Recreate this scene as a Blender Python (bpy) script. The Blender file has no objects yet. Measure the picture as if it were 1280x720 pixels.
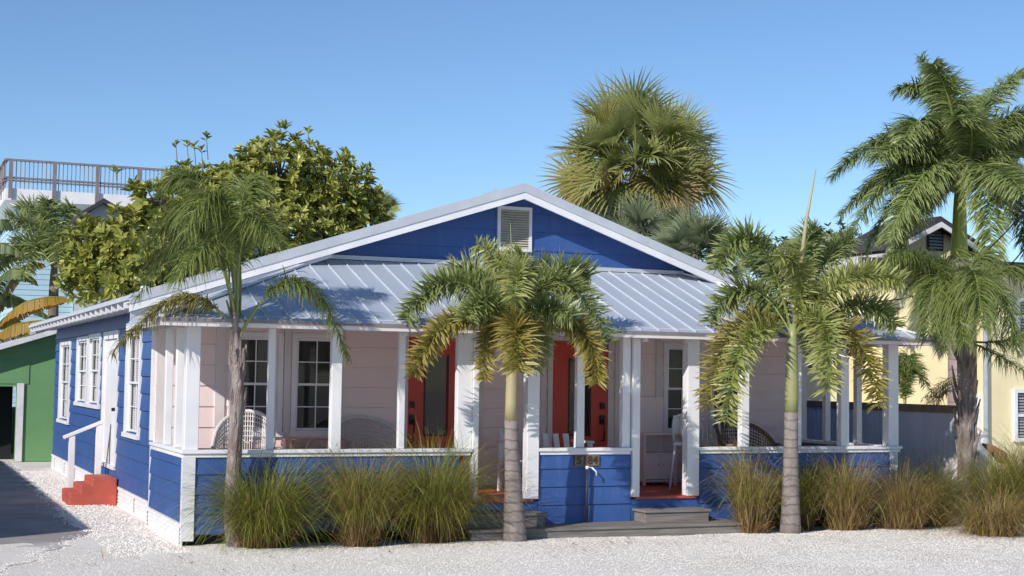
import bpy, math, random
import numpy as np
from mathutils import Vector, Matrix, noise
rnd = random.Random(7)
R = math.radians
scene = bpy.context.scene
col = scene.collection

# ------------------------------------------------------------------ camera
FPX, YAW, PITCH, ROLL = 1850.0, R(23.0), R(3.5), R(0.8)
CAM = Vector((-3.585, -18.973, 2.170))
fwd = Vector((math.sin(YAW)*math.cos(PITCH), math.cos(YAW)*math.cos(PITCH), math.sin(PITCH)))
rgt = Vector((math.cos(YAW), -math.sin(YAW), 0)); upv = rgt.cross(fwd)
r2 = rgt*math.cos(ROLL)+upv*math.sin(ROLL); u2 = -rgt*math.sin(ROLL)+upv*math.cos(ROLL)
cd = bpy.data.cameras.new('camera'); cam = bpy.data.objects.new('camera', cd); col.objects.link(cam)
cd.sensor_width = 36; cd.lens = 36*FPX/1280; cd.clip_end = 3000; cd.clip_start = .1
M = Matrix((r2, u2, -fwd)).transposed().to_4x4(); M.translation = CAM
cam.matrix_world = M; scene.camera = cam

def ray(px, py): return fwd + r2*((px-640)/FPX) - u2*((py-360)/FPX)
def onX(px, py, x): d = ray(px, py); return CAM+d*((x-CAM.x)/d.x)
def onY(px, py, y): d = ray(px, py); return CAM+d*((y-CAM.y)/d.y)
def onZ(px, py, z=0): d = ray(px, py); return CAM+d*((z-CAM.z)/d.z)
def atD(px, py, D): return CAM+ray(px, py)*D
def depth(p): return (Vector(p)-CAM).dot(fwd)

# ------------------------------------------------------------------ materials
def new_mat(name):
    m = bpy.data.materials.new(name); m.use_nodes = True
    nt = m.node_tree; b = nt.nodes['Principled BSDF']; return m, nt, b
def noise_mix(nt, c1, c2, scale, detail=4, lo=.35, hi=.65, coord='Object', stretch=None):
    tc = nt.nodes.new('ShaderNodeTexCoord'); n = nt.nodes.new('ShaderNodeTexNoise')
    n.inputs['Scale'].default_value = scale; n.inputs['Detail'].default_value = detail
    src = tc.outputs[coord]
    if stretch:
        mp = nt.nodes.new('ShaderNodeMapping'); mp.inputs['Scale'].default_value = stretch
        nt.links.new(src, mp.inputs[0]); src = mp.outputs[0]
    nt.links.new(src, n.inputs['Vector'])
    r = nt.nodes.new('ShaderNodeValToRGB'); r.color_ramp.elements[0].position = lo; r.color_ramp.elements[1].position = hi
    r.color_ramp.elements[0].color = (*c1, 1); r.color_ramp.elements[1].color = (*c2, 1)
    nt.links.new(n.outputs['Fac'], r.inputs[0]); return r, n, src
def bump(nt, b, src, strength, dist=.01):
    bp = nt.nodes.new('ShaderNodeBump'); bp.inputs['Strength'].default_value = strength; bp.inputs['Distance'].default_value = dist
    nt.links.new(src, bp.inputs['Height']); nt.links.new(bp.outputs[0], b.inputs['Normal']); return bp
def mat(name, c1, c2=None, scale=3, rough=.6, metal=0, bstr=0, bdist=.01, stretch=None, lo=.3, hi=.7, detail=5, spec=None):
    m, nt, b = new_mat(name)
    if c2 is None: c2 = tuple(x*.86 for x in c1)
    r, n, s = noise_mix(nt, c2, c1, scale, detail, lo, hi, stretch=stretch)
    nt.links.new(r.outputs[0], b.inputs['Base Color'])
    b.inputs['Roughness'].default_value = rough; b.inputs['Metallic'].default_value = metal
    if spec is not None: b.inputs['Specular IOR Level'].default_value = spec
    if bstr:
        n2 = nt.nodes.new('ShaderNodeTexNoise'); n2.inputs['Scale'].default_value = scale*6; n2.inputs['Detail'].default_value = 6
        nt.links.new(s, n2.inputs['Vector']); bump(nt, b, n2.outputs['Fac'], bstr, bdist)
    return m
def leafmat(name, ca, cb, ctip=None, transl=.3, rough=.45, spec=.35):
    """colour varies leaf by leaf (rnd) and from base to tip of the blade (tt)"""
    m, nt, b = new_mat(name)
    a = nt.nodes.new('ShaderNodeAttribute'); a.attribute_name = 'rnd'
    mx = nt.nodes.new('ShaderNodeMix'); mx.data_type = 'RGBA'
    mx.inputs[6].default_value = (*ca, 1); mx.inputs[7].default_value = (*cb, 1)
    nt.links.new(a.outputs['Fac'], mx.inputs[0]); out = mx.outputs[2]
    if ctip is not None:
        t = nt.nodes.new('ShaderNodeAttribute'); t.attribute_name = 'tt'
        m2 = nt.nodes.new('ShaderNodeMix'); m2.data_type = 'RGBA'
        nt.links.new(t.outputs['Fac'], m2.inputs[0]); nt.links.new(out, m2.inputs[6]); m2.inputs[7].default_value = (*ctip, 1)
        out = m2.outputs[2]
    nt.links.new(out, b.inputs['Base Color']); b.inputs['Roughness'].default_value = rough
    b.inputs['Specular IOR Level'].default_value = spec
    tr = nt.nodes.new('ShaderNodeBsdfTranslucent'); nt.links.new(out, tr.inputs['Color'])
    ms = nt.nodes.new('ShaderNodeMixShader'); ms.inputs[0].default_value = transl
    o = nt.nodes['Material Output']; nt.links.new(b.outputs[0], ms.inputs[1]); nt.links.new(tr.outputs[0], ms.inputs[2])
    nt.links.new(ms.outputs[0], o.inputs[0]); return m
def glassmat(name, tint=(.02,.025,.03), transp=.45):
    m, nt, b = new_mat(name)
    b.inputs['Base Color'].default_value = (*tint, 1); b.inputs['Roughness'].default_value = .04
    b.inputs['Specular IOR Level'].default_value = .6
    t = nt.nodes.new('ShaderNodeBsdfTransparent'); ms = nt.nodes.new('ShaderNodeMixShader'); ms.inputs[0].default_value = transp
    o = nt.nodes['Material Output']; nt.links.new(b.outputs[0], ms.inputs[1]); nt.links.new(t.outputs[0], ms.inputs[2]); nt.links.new(ms.outputs[0], o.inputs[0])
    return m
def ringmat(name, c1, c2, cring, zscale, rough=.8):
    """palm bark: leaf-scar rings up the stem, blotches and a fine bump"""
    m, nt, b = new_mat(name)
    r, n, s = noise_mix(nt, c2, c1, 9, 6, .3, .7, stretch=(1, 1, .45))
    tc = nt.nodes.new('ShaderNodeTexCoord')
    w = nt.nodes.new('ShaderNodeTexWave'); w.bands_direction = 'Z'; w.inputs['Scale'].default_value = zscale
    w.inputs['Distortion'].default_value = 3.2; w.inputs['Detail'].default_value = 3; w.inputs['Detail Scale'].default_value = 1.5
    nt.links.new(tc.outputs['Object'], w.inputs['Vector'])
    rr = nt.nodes.new('ShaderNodeValToRGB'); rr.color_ramp.elements[0].position = .02; rr.color_ramp.elements[1].position = .16
    rr.color_ramp.elements[0].color = (1,1,1,1); rr.color_ramp.elements[1].color = (0,0,0,1)
    nt.links.new(w.outputs['Fac'], rr.inputs[0])
    mx = nt.nodes.new('ShaderNodeMix'); mx.data_type = 'RGBA'; mx.inputs[7].default_value = (*cring, 1)
    ml = nt.nodes.new('ShaderNodeMath'); ml.operation = 'MULTIPLY'; ml.inputs[1].default_value = .42
    nt.links.new(rr.outputs[0], ml.inputs[0]); nt.links.new(ml.outputs[0], mx.inputs[0]); nt.links.new(r.outputs[0], mx.inputs[6])
    nt.links.new(mx.outputs[2], b.inputs['Base Color']); b.inputs['Roughness'].default_value = rough
    ad = nt.nodes.new('ShaderNodeMath'); ad.operation = 'SUBTRACT'; nt.links.new(n.outputs['Fac'], ad.inputs[0]); nt.links.new(rr.outputs[0], ad.inputs[1])
    bump(nt, b, ad.outputs[0], .6, .012); return m

MT = {}
MT['blue'] = mat('blue_paint', (.036,.097,.30), (.031,.084,.265), 1.3, .5, bstr=.12, bdist=.004, stretch=(1,1,2.5))
_m, _nt, _b = MT['blue'], MT['blue'].node_tree, MT['blue'].node_tree.nodes['Principled BSDF']
_src = _b.inputs['Base Color'].links[0].from_socket
_tc = _nt.nodes.new('ShaderNodeTexCoord'); _mp = _nt.nodes.new('ShaderNodeMapping'); _mp.inputs['Scale'].default_value = (3,3,.5)
_n = _nt.nodes.new('ShaderNodeTexNoise'); _n.inputs['Scale'].default_value = 2.2; _n.inputs['Detail'].default_value = 9; _n.inputs['Roughness'].default_value = .7
_nt.links.new(_tc.outputs['Object'], _mp.inputs[0]); _nt.links.new(_mp.outputs[0], _n.inputs['Vector'])
_r = _nt.nodes.new('ShaderNodeValToRGB'); _r.color_ramp.elements[0].position = .5; _r.color_ramp.elements[1].position = .78
_r.color_ramp.elements[0].color = (0,0,0,1); _r.color_ramp.elements[1].color = (.35,.35,.35,1); _nt.links.new(_n.outputs['Fac'], _r.inputs[0])
_x = _nt.nodes.new('ShaderNodeMix'); _x.data_type = 'RGBA'; _nt.links.new(_r.outputs[0], _x.inputs[0]); _nt.links.new(_src, _x.inputs[6]); _x.inputs[7].default_value = (.13,.20,.40,1); _nt.links.new(_x.outputs[2], _b.inputs['Base Color'])
MT['pinkwall'] = mat('pale_pink_paint', (.88,.72,.70), (.84,.68,.66), 1.5, .6, bstr=.1, bdist=.004)
MT['white'] = mat('white_paint', (.82,.81,.82), (.72,.71,.73), 2.2, .45, bstr=.1, bdist=.003)
MT['white2'] = mat('white_trim_weathered', (.78,.77,.79), (.60,.59,.62), 3.5, .55, bstr=.15, bdist=.004)
MT['ceil'] = mat('ceiling_paint', (.74,.68,.67), None, 2, .6)
MT['red'] = mat('red_door_paint', (.58,.050,.024), (.50,.042,.020), 2, .38)
MT['redfloor'] = mat('red_floor_paint', (.52,.085,.05), (.40,.065,.042), 4, .5, bstr=.2, stretch=(.4,4,1))
MT['redstep'] = mat('red_step_paint', (.52,.095,.06), (.38,.075,.05), 5, .65, bstr=.3)
MT['roof'] = mat('galvanised_roof', (.50,.55,.63), (.45,.50,.58), 1.3, .5, metal=.2, stretch=(1,.25,1), bstr=.05)
MT['rib'] = mat('galvanised_rib', (.62,.66,.72), (.52,.56,.62), 3, .42, metal=.25)
MT['fascia'] = mat('fascia_metal', (.66,.67,.71), (.56,.57,.61), 2.5, .4, metal=.3)
MT['vent'] = mat('louvre_cream', (.62,.56,.42), (.48,.43,.33), 8, .6)
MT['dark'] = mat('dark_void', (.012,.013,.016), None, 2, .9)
MT['room'] = mat('dim_room', (.06,.055,.055), (.03,.03,.035), 1.2, .9)
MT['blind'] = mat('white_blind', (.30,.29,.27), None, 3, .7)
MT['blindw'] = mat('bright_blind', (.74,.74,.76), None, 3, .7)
MT['glass'] = glassmat('window_glass')
MT['glass2'] = glassmat('clear_window_glass', (.03,.04,.05), .82)
MT['glassdoor'] = glassmat('door_glass', (.05,.035,.03), .25)
MT['black'] = mat('black_metal', (.015,.015,.017), None, 5, .35, metal=.4)
MT['iron'] = mat('dark_pipe', (.05,.04,.045), (.03,.025,.03), 8, .6, metal=.3)
MT['deck'] = mat('weathered_wood', (.27,.24,.215), (.15,.13,.12), 7, .85, bstr=.6, bdist=.01, stretch=(.35,5,5))
MT['wood'] = mat('brown_wood', (.40,.27,.17), (.26,.17,.10), 8, .8, bstr=.4, stretch=(1,1,.4))
MT['plaque'] = mat('plaque_wood', (.21,.165,.11), (.12,.085,.055), 14, .8, bstr=.4)
MT['glyph'] = mat('dark_numeral', (.05,.028,.018), None, 8, .6)
MT['wicker'] = None
MT['green'] = mat('green_wall', (.15,.33,.14), (.13,.28,.12), 1.1, .7, bstr=.1)
MT['lblue'] = mat('light_blue_siding', (.42,.60,.70), (.36,.52,.62), 1.5, .6)
MT['grayrail'] = mat('grey_rail', (.24,.21,.22), (.17,.15,.165), 4, .7)
MT['darkroof'] = mat('dark_shingle', (.055,.05,.06), (.035,.032,.04), 12, .9, bstr=.5)
MT['yellow'] = mat('cream_yellow_stucco', (.84,.74,.46), (.78,.67,.41), 1.4, .8, bstr=.25)
MT['fence'] = mat('fence_paint', (.82,.78,.82), (.72,.68,.73), 2, .7, stretch=(1,3,.5), bstr=.3)
MT['pvc'] = mat('white_pipe', (.8,.8,.8), None, 3, .4)
MT['rope'] = mat('pale_rope', (.66,.62,.55), (.45,.42,.37), 30, .9, bstr=.6)
MT['meter'] = mat('grey_box', (.40,.43,.48), (.33,.36,.40), 5, .5)
MT['cushion'] = mat('faded_pink_cloth', (.50,.27,.25), (.40,.20,.19), 9, .9)
MT['brownwick'] = None
def wickermat(name, c1, c2):
    m, nt, b = new_mat(name)
    tc = nt.nodes.new('ShaderNodeTexCoord'); ch = nt.nodes.new('ShaderNodeTexChecker'); ch.inputs['Scale'].default_value = 46
    ch.inputs[1].default_value = (*c1, 1); ch.inputs[2].default_value = (*c2, 1)
    nt.links.new(tc.outputs['Object'], ch.inputs['Vector']); nt.links.new(ch.outputs['Color'], b.inputs['Base Color'])
    b.inputs['Roughness'].default_value = .7; bump(nt, b, ch.outputs['Fac'], .6, .008); return m
MT['wicker'] = wickermat('white_wicker', (.74,.70,.68), (.56,.52,.51))
MT['brownwick'] = wickermat('brown_wicker', (.25,.15,.10), (.15,.09,.06))
# palm + plant materials
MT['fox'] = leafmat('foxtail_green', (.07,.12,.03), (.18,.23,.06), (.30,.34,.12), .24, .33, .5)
MT['foxpale'] = leafmat('foxtail_pale', (.15,.20,.04), (.29,.33,.085), (.40,.40,.14), .24, .36, .5)  # paler yellow-green fronds, their own leaf colour
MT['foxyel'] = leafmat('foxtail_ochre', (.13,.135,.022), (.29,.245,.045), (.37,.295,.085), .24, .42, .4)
MT['queen'] = leafmat('queen_green', (.11,.16,.035), (.20,.26,.06), (.26,.30,.09), .42, .45)
MT['queenyel'] = leafmat('queen_yellowing', (.18,.18,.03), (.29,.25,.055), (.30,.26,.09), .35, .5)
MT['royal'] = leafmat('royal_green', (.07,.13,.03), (.20,.27,.07), (.34,.39,.15), .3, .33, .5)
MT['sabal'] = leafmat('sabal_green', (.12,.17,.045), (.29,.33,.095), (.42,.42,.17), .3, .45, .45)
MT['sabaly'] = leafmat('sabal_yellow', (.20,.21,.05), (.36,.33,.09), (.42,.35,.13), .25, .5)
MT['sabald'] = leafmat('sabal_dead', (.20,.15,.07), (.34,.26,.13), (.30,.23,.12), .1, .8, .1)
MT['palmetto'] = leafmat('palmetto_greygreen', (.13,.17,.09), (.24,.29,.16), (.32,.35,.20), .3, .5)
MT['broad'] = leafmat('broadleaf_green', (.06,.11,.018), (.46,.47,.10), (.50,.45,.11), .25, .35, .5)
MT['broad2'] = leafmat('broadleaf_dark', (.035,.07,.018), (.15,.19,.05), None, .25, .35, .5)
MT['banana'] = leafmat('bigleaf_orange', (.13,.16,.025), (.40,.27,.035), (.42,.21,.03), .35, .4)
MT['bananag'] = leafmat('bigleaf_green', (.05,.10,.02), (.26,.30,.14), None, .35, .35, .5)
MT['grass'] = leafmat('fountain_grass', (.20,.115,.055), (.36,.24,.10), None, .3, .55, .3)
MT['grassg'] = leafmat('fountain_grass_green', (.085,.125,.025), (.20,.23,.04), (.26,.25,.05), .35, .5, .3)
MT['straw'] = leafmat('grass_straw', (.30,.20,.085), (.52,.39,.18), (.40,.32,.12), .3, .6, .2)
MT['rachis'] = mat('rachis_yellowgreen', (.26,.28,.08), (.18,.2,.06), 4, .5)
MT['dry'] = mat('dry_sheath', (.30,.15,.09), (.18,.09,.06), 6, .8, bstr=.4)
MT['barkg'] = ringmat('foxtail_trunk_bark', (.30,.255,.235), (.19,.155,.145), (.07,.055,.05), 2.3)
MT['barkq'] = mat('queen_trunk_bark', (.37,.31,.29), (.16,.115,.10), 7, .9, bstr=1, bdist=.03, stretch=(1.6,1.6,.5))
MT['shaft'] = mat('crownshaft_tan', (.42,.36,.20), (.31,.27,.14), 5, .45, stretch=(1,1,.3))
MT['shaftg'] = mat('crownshaft_green', (.22,.25,.10), (.30,.30,.15), 4, .45, stretch=(1,1,.3))
MT['shaftr'] = mat('crownshaft_bright', (.34,.40,.06), (.27,.33,.05), 3, .35, stretch=(1,1,.3))
MT['barkr'] = ringmat('royal_trunk_bark', (.40,.31,.29), (.29,.22,.21), (.17,.12,.11), 1.4)
MT['barkt'] = mat('tree_bark', (.22,.18,.14), (.12,.10,.08), 6, .9, bstr=.8)

# ------------------------------------------------------------------ mesh helpers
ORG = {}
class MB:
    def __init__(s): s.v = []; s.f = []; s.m = []; s.r = []; s.t = []; s.useattr = False; s.cm = 0
    def add(s, vs, fs, r=0, t=None):
        n = len(s.v); s.v.extend([tuple(p) for p in vs])
        for f in fs: s.f.append(tuple(i+n for i in f)); s.m.append(s.cm)
        s.r.extend([r]*len(vs)); s.t.extend(t if t else [0]*len(vs))
    def box(s, x0, y0, z0, x1, y1, z1, bev=0):
        if x1 < x0: x0, x1 = x1, x0
        if y1 < y0: y0, y1 = y1, y0
        if z1 < z0: z0, z1 = z1, z0
        v = [(x0,y0,z0),(x1,y0,z0),(x1,y1,z0),(x0,y1,z0),(x0,y0,z1),(x1,y0,z1),(x1,y1,z1),(x0,y1,z1)]
        s.add(v, [(0,3,2,1),(4,5,6,7),(0,1,5,4),(1,2,6,5),(2,3,7,6),(3,0,4,7)]); return s
    def prism(s, poly, ax, a, b):
        """polygon in the plane across axis ax, from a to b"""
        def P(p, c):
            return (c, p[0], p[1]) if ax == 'x' else (p[0], c, p[1]) if ax == 'y' else (p[0], p[1], c)
        n = len(poly); v = [P(p, a) for p in poly]+[P(p, b) for p in poly]
        f = [tuple(range(n))[::-1], tuple(range(n, 2*n))]+[(i, (i+1) % n, (i+1) % n+n, i+n) for i in range(n)]
        s.add(v, f); return s
    def bar(s, a, b, w, h, up=Vector((0,0,1))):
        a, b = Vector(a), Vector(b); d = (b-a).normalized()
        if abs(d.dot(up)) > .98: up = Vector((0,1,0))
        x = d.cross(up).normalized()*w/2; y = x.cross(d).normalized()*h/2
        v = [a-x-y, a+x-y, a+x+y, a-x+y, b-x-y, b+x-y, b+x+y, b-x+y]
        s.add(v, [(0,3,2,1),(4,5,6,7),(0,1,5,4),(1,2,6,5),(2,3,7,6),(3,0,4,7)]); return s
    def tube(s, pts, rad, n=8, r=0, cap=True, jit=0):
        pts = [Vector(p) for p in pts]; k = len(pts)
        if not hasattr(rad, '__len__'): rad = [rad]*k
        base = len(s.v); vs = []; fs = []
        ref = Vector((0,0,1))
        T0 = (pts[1]-pts[0]).normalized()
        if abs(T0.dot(ref)) > .9: ref = Vector((1,0,0))
        for i in range(k):
            T = (pts[min(i+1, k-1)]-pts[max(i-1, 0)]).normalized()
            x = T.cross(ref).normalized(); y = T.cross(x).normalized()
            for j in range(n):
                a = 2*math.pi*j/n; rr = rad[i]*(1+(rnd.uniform(-jit, jit) if jit else 0))
                vs.append(pts[i]+x*math.cos(a)*rr+y*math.sin(a)*rr)
        for i in range(k-1):
            for j in range(n): fs.append((i*n+j, i*n+(j+1) % n, (i+1)*n+(j+1) % n, (i+1)*n+j))
        if cap: fs.append(tuple(range(n))[::-1]); fs.append(tuple(range((k-1)*n, k*n)))
        s.add(vs, fs, r); return s
    def build(s, name, mats, parent=None, smooth=False, loc=None, bev=0):
        if not isinstance(mats, (list, tuple)): mats = [mats]
        if parent is not None: o0 = ORG[parent.name]
        elif loc is not None: o0 = Vector(loc)
        else:
            a = np.array(s.v); lo = a.min(0); hi = a.max(0); o0 = Vector(((lo[0]+hi[0])/2, (lo[1]+hi[1])/2, lo[2]))
        me = bpy.data.meshes.new(name)
        a = np.array(s.v, dtype=float)-np.array(o0)
        me.from_pydata(a.tolist(), [], s.f)
        for m in mats: me.materials.append(m)
        if len(mats) > 1: me.polygons.foreach_set('material_index', s.m)
        if s.useattr:
            for nm, dat in (('rnd', s.r), ('tt', s.t)):
                at = me.attributes.new(nm, 'FLOAT', 'POINT'); at.data.foreach_set('value', np.array(dat, dtype=np.float32))
        if smooth: me.polygons.foreach_set('use_smooth', [True]*len(s.f))
        me.update()
        ob = bpy.data.objects.new(name, me); col.objects.link(ob)
        if parent is not None: ob.parent = parent
        else: ob.location = o0
        ORG[ob.name] = o0
        if bev:
            md = ob.modifiers.new('bevel', 'BEVEL'); md.width = bev; md.segments = 2; md.limit_method = 'ANGLE'
        return ob
def tag(o, label=None, cat=None, group=None, kind=None):
    if label: o['label'] = label
    if cat: o['category'] = cat
    if group: o['group'] = group
    if kind: o['kind'] = kind
    return o
def thing(name, loc, label, cat, group=None):
    o = bpy.data.objects.new(name, None); col.objects.link(o); o.location = loc; o.empty_display_size = .2
    ORG[o.name] = Vector(loc); return tag(o, label, cat, group)

def siding(mb, plane, c, u0, u1, z0, z1, step, holes=(), out=-1, lip=.012, top=None, gap=.009):
    """lapped boards on the plane x=c or y=c; holes are (u0,u1,z0,z1); top(u)->z clips a gable"""
    zs = [z0]; z = z0
    while z < z1-1e-6:
        z = min(z+step, z1); zs.append(z)
    cuts = sorted(set([round(q, 5) for q in zs]+[round(q, 5) for h in holes for q in (h[2], h[3]) if z0 < q < z1]))
    def P(u, z, off):
        return (u, c+out*off, z) if plane == 'y' else (c+out*off, u, z)
    for a, b in zip(cuts[:-1], cuts[1:]):
        k = int((a-z0+1e-4)//step); cz0 = z0+k*step; cz1 = cz0+step
        oa = lip*(1-(a-cz0)/step); ob = lip*(1-(b-cz0)/step)
        segs = [(u0, u1)]
        for h in holes:
            if h[2] < b-1e-5 and h[3] > a+1e-5:
                ns = []
                for s0, s1 in segs:
                    if h[1] <= s0 or h[0] >= s1: ns.append((s0, s1)); continue
                    if h[0] > s0: ns.append((s0, h[0]))
                    if h[1] < s1: ns.append((h[1], s1))
                segs = ns
        for s0, s1 in segs:
            if abs(a-cz0) < 1e-4 and b-a > .02:      # open lap: a thin recess under each board
                e = a+gap
                mb.add([P(s0,a,-.018),P(s1,a,-.018),P(s1,e,-.018),P(s0,e,-.018)], [(0,1,2,3)])
                mb.add([P(s0,e,-.018),P(s1,e,-.018),P(s1,e,oa),P(s0,e,oa)], [(0,1,2,3)])
                mb.add([P(s0,a,-.018),P(s1,a,-.018),P(s1,a,0),P(s0,a,0)], [(0,1,2,3)])
                mb.add([P(s0,e,oa),P(s1,e,oa),P(s1,b,ob),P(s0,b,ob)], [(0,1,2,3)])
            else: mb.add([P(s0,a,oa),P(s1,a,oa),P(s1,b,ob),P(s0,b,ob)], [(0,1,2,3)])

def bez(P0, P1, P2, t): return P0*(1-t)**2+P1*2*t*(1-t)+P2*t*t
def bezT(P0, P1, P2, t): return ((P1-P0)*(1-t)+(P2-P1)*t).normalized()

def strip(mb, base, d, L, w, droop, nrm, r, t0=0, t1=1, seg=3, prof=(.75,1,.7,0)):
    vs = []; ts = []; p = Vector(base); d = d.normalized(); h = L/seg
    for i in range(seg+1):
        wd = d.cross(nrm)
        if wd.length < .05: wd = d.cross(Vector((.3,.5,.8)))
        wd.normalize(); k = w*.5*prof[min(i, len(prof)-1)]
        tt = t0+(t1-t0)*i/seg
        if i < seg: vs += [p-wd*k, p+wd*k]; ts += [tt, tt]
        else: vs.append(p.copy()); ts.append(tt)
        p = p+d*h; d = (d+Vector((0,0,-droop/seg))).normalized()
    fs = [(2*i, 2*i+1, 2*i+3, 2*i+2) for i in range(seg-1)]+[(2*seg-2, 2*seg-1, 2*seg)]
    mb.add(vs, fs, r, ts)

def frond(root, P0, P1, P2, mode, L, w, n, mats, seed=0, r0=.018, start=.14, lowmat=None):
    if mode == 'fox': n = int(n*1.55); w = w*.72; L = L*1.06
    if mode == 'feather': n = int(n*1.7); w = w*.8
    if mode == 'hang': n = int(n*.92); w = w*.78
    g = random.Random(seed); mb = MB(); mb.useattr = True
    P0, P1, P2 = Vector(P0), Vector(P1), Vector(P2)
    N = 12; mb.cm = 1
    mb.tube([bez(P0,P1,P2,i/N) for i in range(N+1)], [r0*(1-.85*i/N) for i in range(N+1)], 5)
    mb.cm = 0
    for i in range(n):
        t = start+(1-start)*(i+g.random())/n
        t = min(t, .995); p = bez(P0,P1,P2,t); T = bezT(P0,P1,P2,t)
        S = T.cross(Vector((0,0,1)))
        if S.length < .12: S = T.cross(fwd)
        S.normalize(); U = S.cross(T).normalized()
        u = (t-start)/(1-start)
        prof = min(1, .45+2.2*u)*(1-.55*max(0, u-.55)/.45)
        if mode == 'fox':
            a = g.uniform(0, 2*math.pi); d = (S*math.cos(a)+U*math.sin(a)*.9)+T*g.uniform(-.05,.65)
            dr = g.uniform(.1,.6); ln = L*1.12*min(1, .5+2.5*u)*(1-.3*max(0, u-.75)/.25)*g.uniform(.65,1.15)
        elif mode == 'feather':
            s = 1 if g.random() < .5 else -1
            d = S*s*.8+U*g.uniform(-.45,.6)+T*g.uniform(.25,.75); dr = g.uniform(.5,1.7); ln = L*prof*g.uniform(.7,1.12)
        else:
            s = 1 if g.random() < .5 else -1
            d = S*s*g.uniform(.3,.9)+U*g.uniform(-.5,.55)+T*g.uniform(.2,.7); dr = g.uniform(1.1,2.4); ln = L*prof*g.uniform(.6,1.1)
        nr = U if mode != 'fox' else T.cross(d)
        nr = (nr+Vector((g.uniform(-.5,.5), g.uniform(-.5,.5), g.uniform(-.5,.5)))).normalized()
        strip(mb, p, d, ln, w*g.uniform(.75,1.2), dr, nr, g.random(), seg=4 if mode == 'hang' else 3, prof=(.7,1,.85,.5,0))
    return mb.build('frond', mats, root)

def fan(mb, hub, d, size, g, n=30, droop=.6, w=.05, spread=2.25, fold=.35):
    d = d.normalized(); S = d.cross(Vector((0,0,1)))
    if S.length < .1: S = Vector((1,0,0))
    S.normalize(); ro = g.uniform(-1.4,1.4); U = S.cross(d); S = S*math.cos(ro)+U*math.sin(ro); U = S.cross(d).normalized()
    for i in range(n):
        th = -spread+2*spread*(i+.5)/n+g.uniform(-.03,.03)
        dd = d*math.cos(th)+S*math.sin(th)+U*(fold*abs(math.sin(th))-.1)
        ln = size*(.62+.38*math.cos(th*.62))*g.uniform(.88,1.08)
        strip(mb, hub, dd, ln, w, droop*g.uniform(.6,1.5)*(.4+.6*size), U, g.random()*.8+.1, prof=(.8,1.0,.6,0))

# ------------------------------------------------------------------ world + sun
L = Vector((.70, .45, -.462)).normalized()          # direction the sunlight travels
src = -L; ELEV = math.asin(src.z); AZ = math.atan2(src.x, src.y)
w = bpy.data.worlds.new('World'); scene.world = w; w.use_nodes = True
nt = w.node_tree; bg = nt.nodes['Background']; sky = nt.nodes.new('ShaderNodeTexSky')
sky.sky_type = 'NISHITA'; sky.sun_disc = False; sky.sun_elevation = ELEV; sky.sun_rotation = AZ
sky.air_density = 1.0; sky.dust_density = 0; sky.ozone_density = 4; sky.altitude = 1500
hs = nt.nodes.new('ShaderNodeHueSaturation'); hs.inputs['Saturation'].default_value = 1.04
nt.links.new(sky.outputs[0], hs.inputs['Color']); nt.links.new(hs.outputs[0], bg.inputs[0]); bg.inputs[1].default_value = .13
sl = bpy.data.lights.new('sun', 'SUN'); sl.energy = 4.5; sl.angle = R(.55); sl.color = (1, .945, .87)
so = bpy.data.objects.new('sun', sl); col.objects.link(so); so.rotation_euler = src.to_track_quat('Z', 'Y').to_euler(); so.location = (-20,-20,30)
scene.view_settings.view_transform = 'Standard'; scene.view_settings.look = 'None'; scene.view_settings.gamma = 1
scene.view_settings.exposure = 0.06; scene.view_settings.use_curve_mapping = False

# ------------------------------------------------------------------ ground
def gz(x, y):
    """gravel is a little heaped along the planting bed"""
    b = math.exp(-((y+1.15)/.55)**2)*.035 if -0.5 < x < 16 else 0
    return b+noise.noise((x*.7, y*.7, 0))*.018+noise.noise((x*3, y*3, 4))*.006-.006
def gravelmat():
    m, nt, b = new_mat('white_gravel')
    tc = nt.nodes.new('ShaderNodeTexCoord')
    v = nt.nodes.new('ShaderNodeTexVoronoi'); v.inputs['Scale'].default_value = 26
    nt.links.new(tc.outputs['Object'], v.inputs['Vector'])
    r = nt.nodes.new('ShaderNodeValToRGB'); r.color_ramp.elements[0].color = (.68,.635,.585,1); r.color_ramp.elements[1].color = (.84,.79,.735,1)
    nt.links.new(v.outputs['Color'], r.inputs[0])
    n = nt.nodes.new('ShaderNodeTexNoise'); n.inputs['Scale'].default_value = .7; n.inputs['Detail'].default_value = 6
    nt.links.new(tc.outputs['Object'], n.inputs['Vector'])
    r2_ = nt.nodes.new('ShaderNodeValToRGB'); r2_.color_ramp.elements[0].position = .35; r2_.color_ramp.elements[1].position = .6
    r2_.color_ramp.elements[0].color = (.90,.875,.85,1); r2_.color_ramp.elements[1].color = (1,1,1,1)
    nt.links.new(n.outputs['Fac'], r2_.inputs[0])
    mx = nt.nodes.new('ShaderNodeMix'); mx.data_type = 'RGBA'; mx.blend_type = 'MULTIPLY'; mx.inputs[0].default_value = 1
    nt.links.new(r.outputs[0], mx.inputs[6]); nt.links.new(r2_.outputs[0], mx.inputs[7]); nt.links.new(mx.outputs[2], b.inputs['Base Color'])
    b.inputs['Roughness'].default_value = .9
    inv = nt.nodes.new('ShaderNodeMath'); inv.operation = 'SUBTRACT'; inv.inputs[0].default_value = 1; nt.links.new(v.outputs['Distance'], inv.inputs[1])
    bump(nt, b, inv.outputs[0], .5, .012); return m
MT['gravel'] = gravelmat()
mb = MB(); xs = np.concatenate([[-900,-200,-60,-20], np.arange(-8, 20.01, .16), [30,60,200,900]]); ys = np.concatenate([[-200,-40,-20], np.arange(-8, 3.01, .14), np.arange(4, 30, 1.5), [60,200,900]])
nx, ny = len(xs), len(ys)
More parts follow.
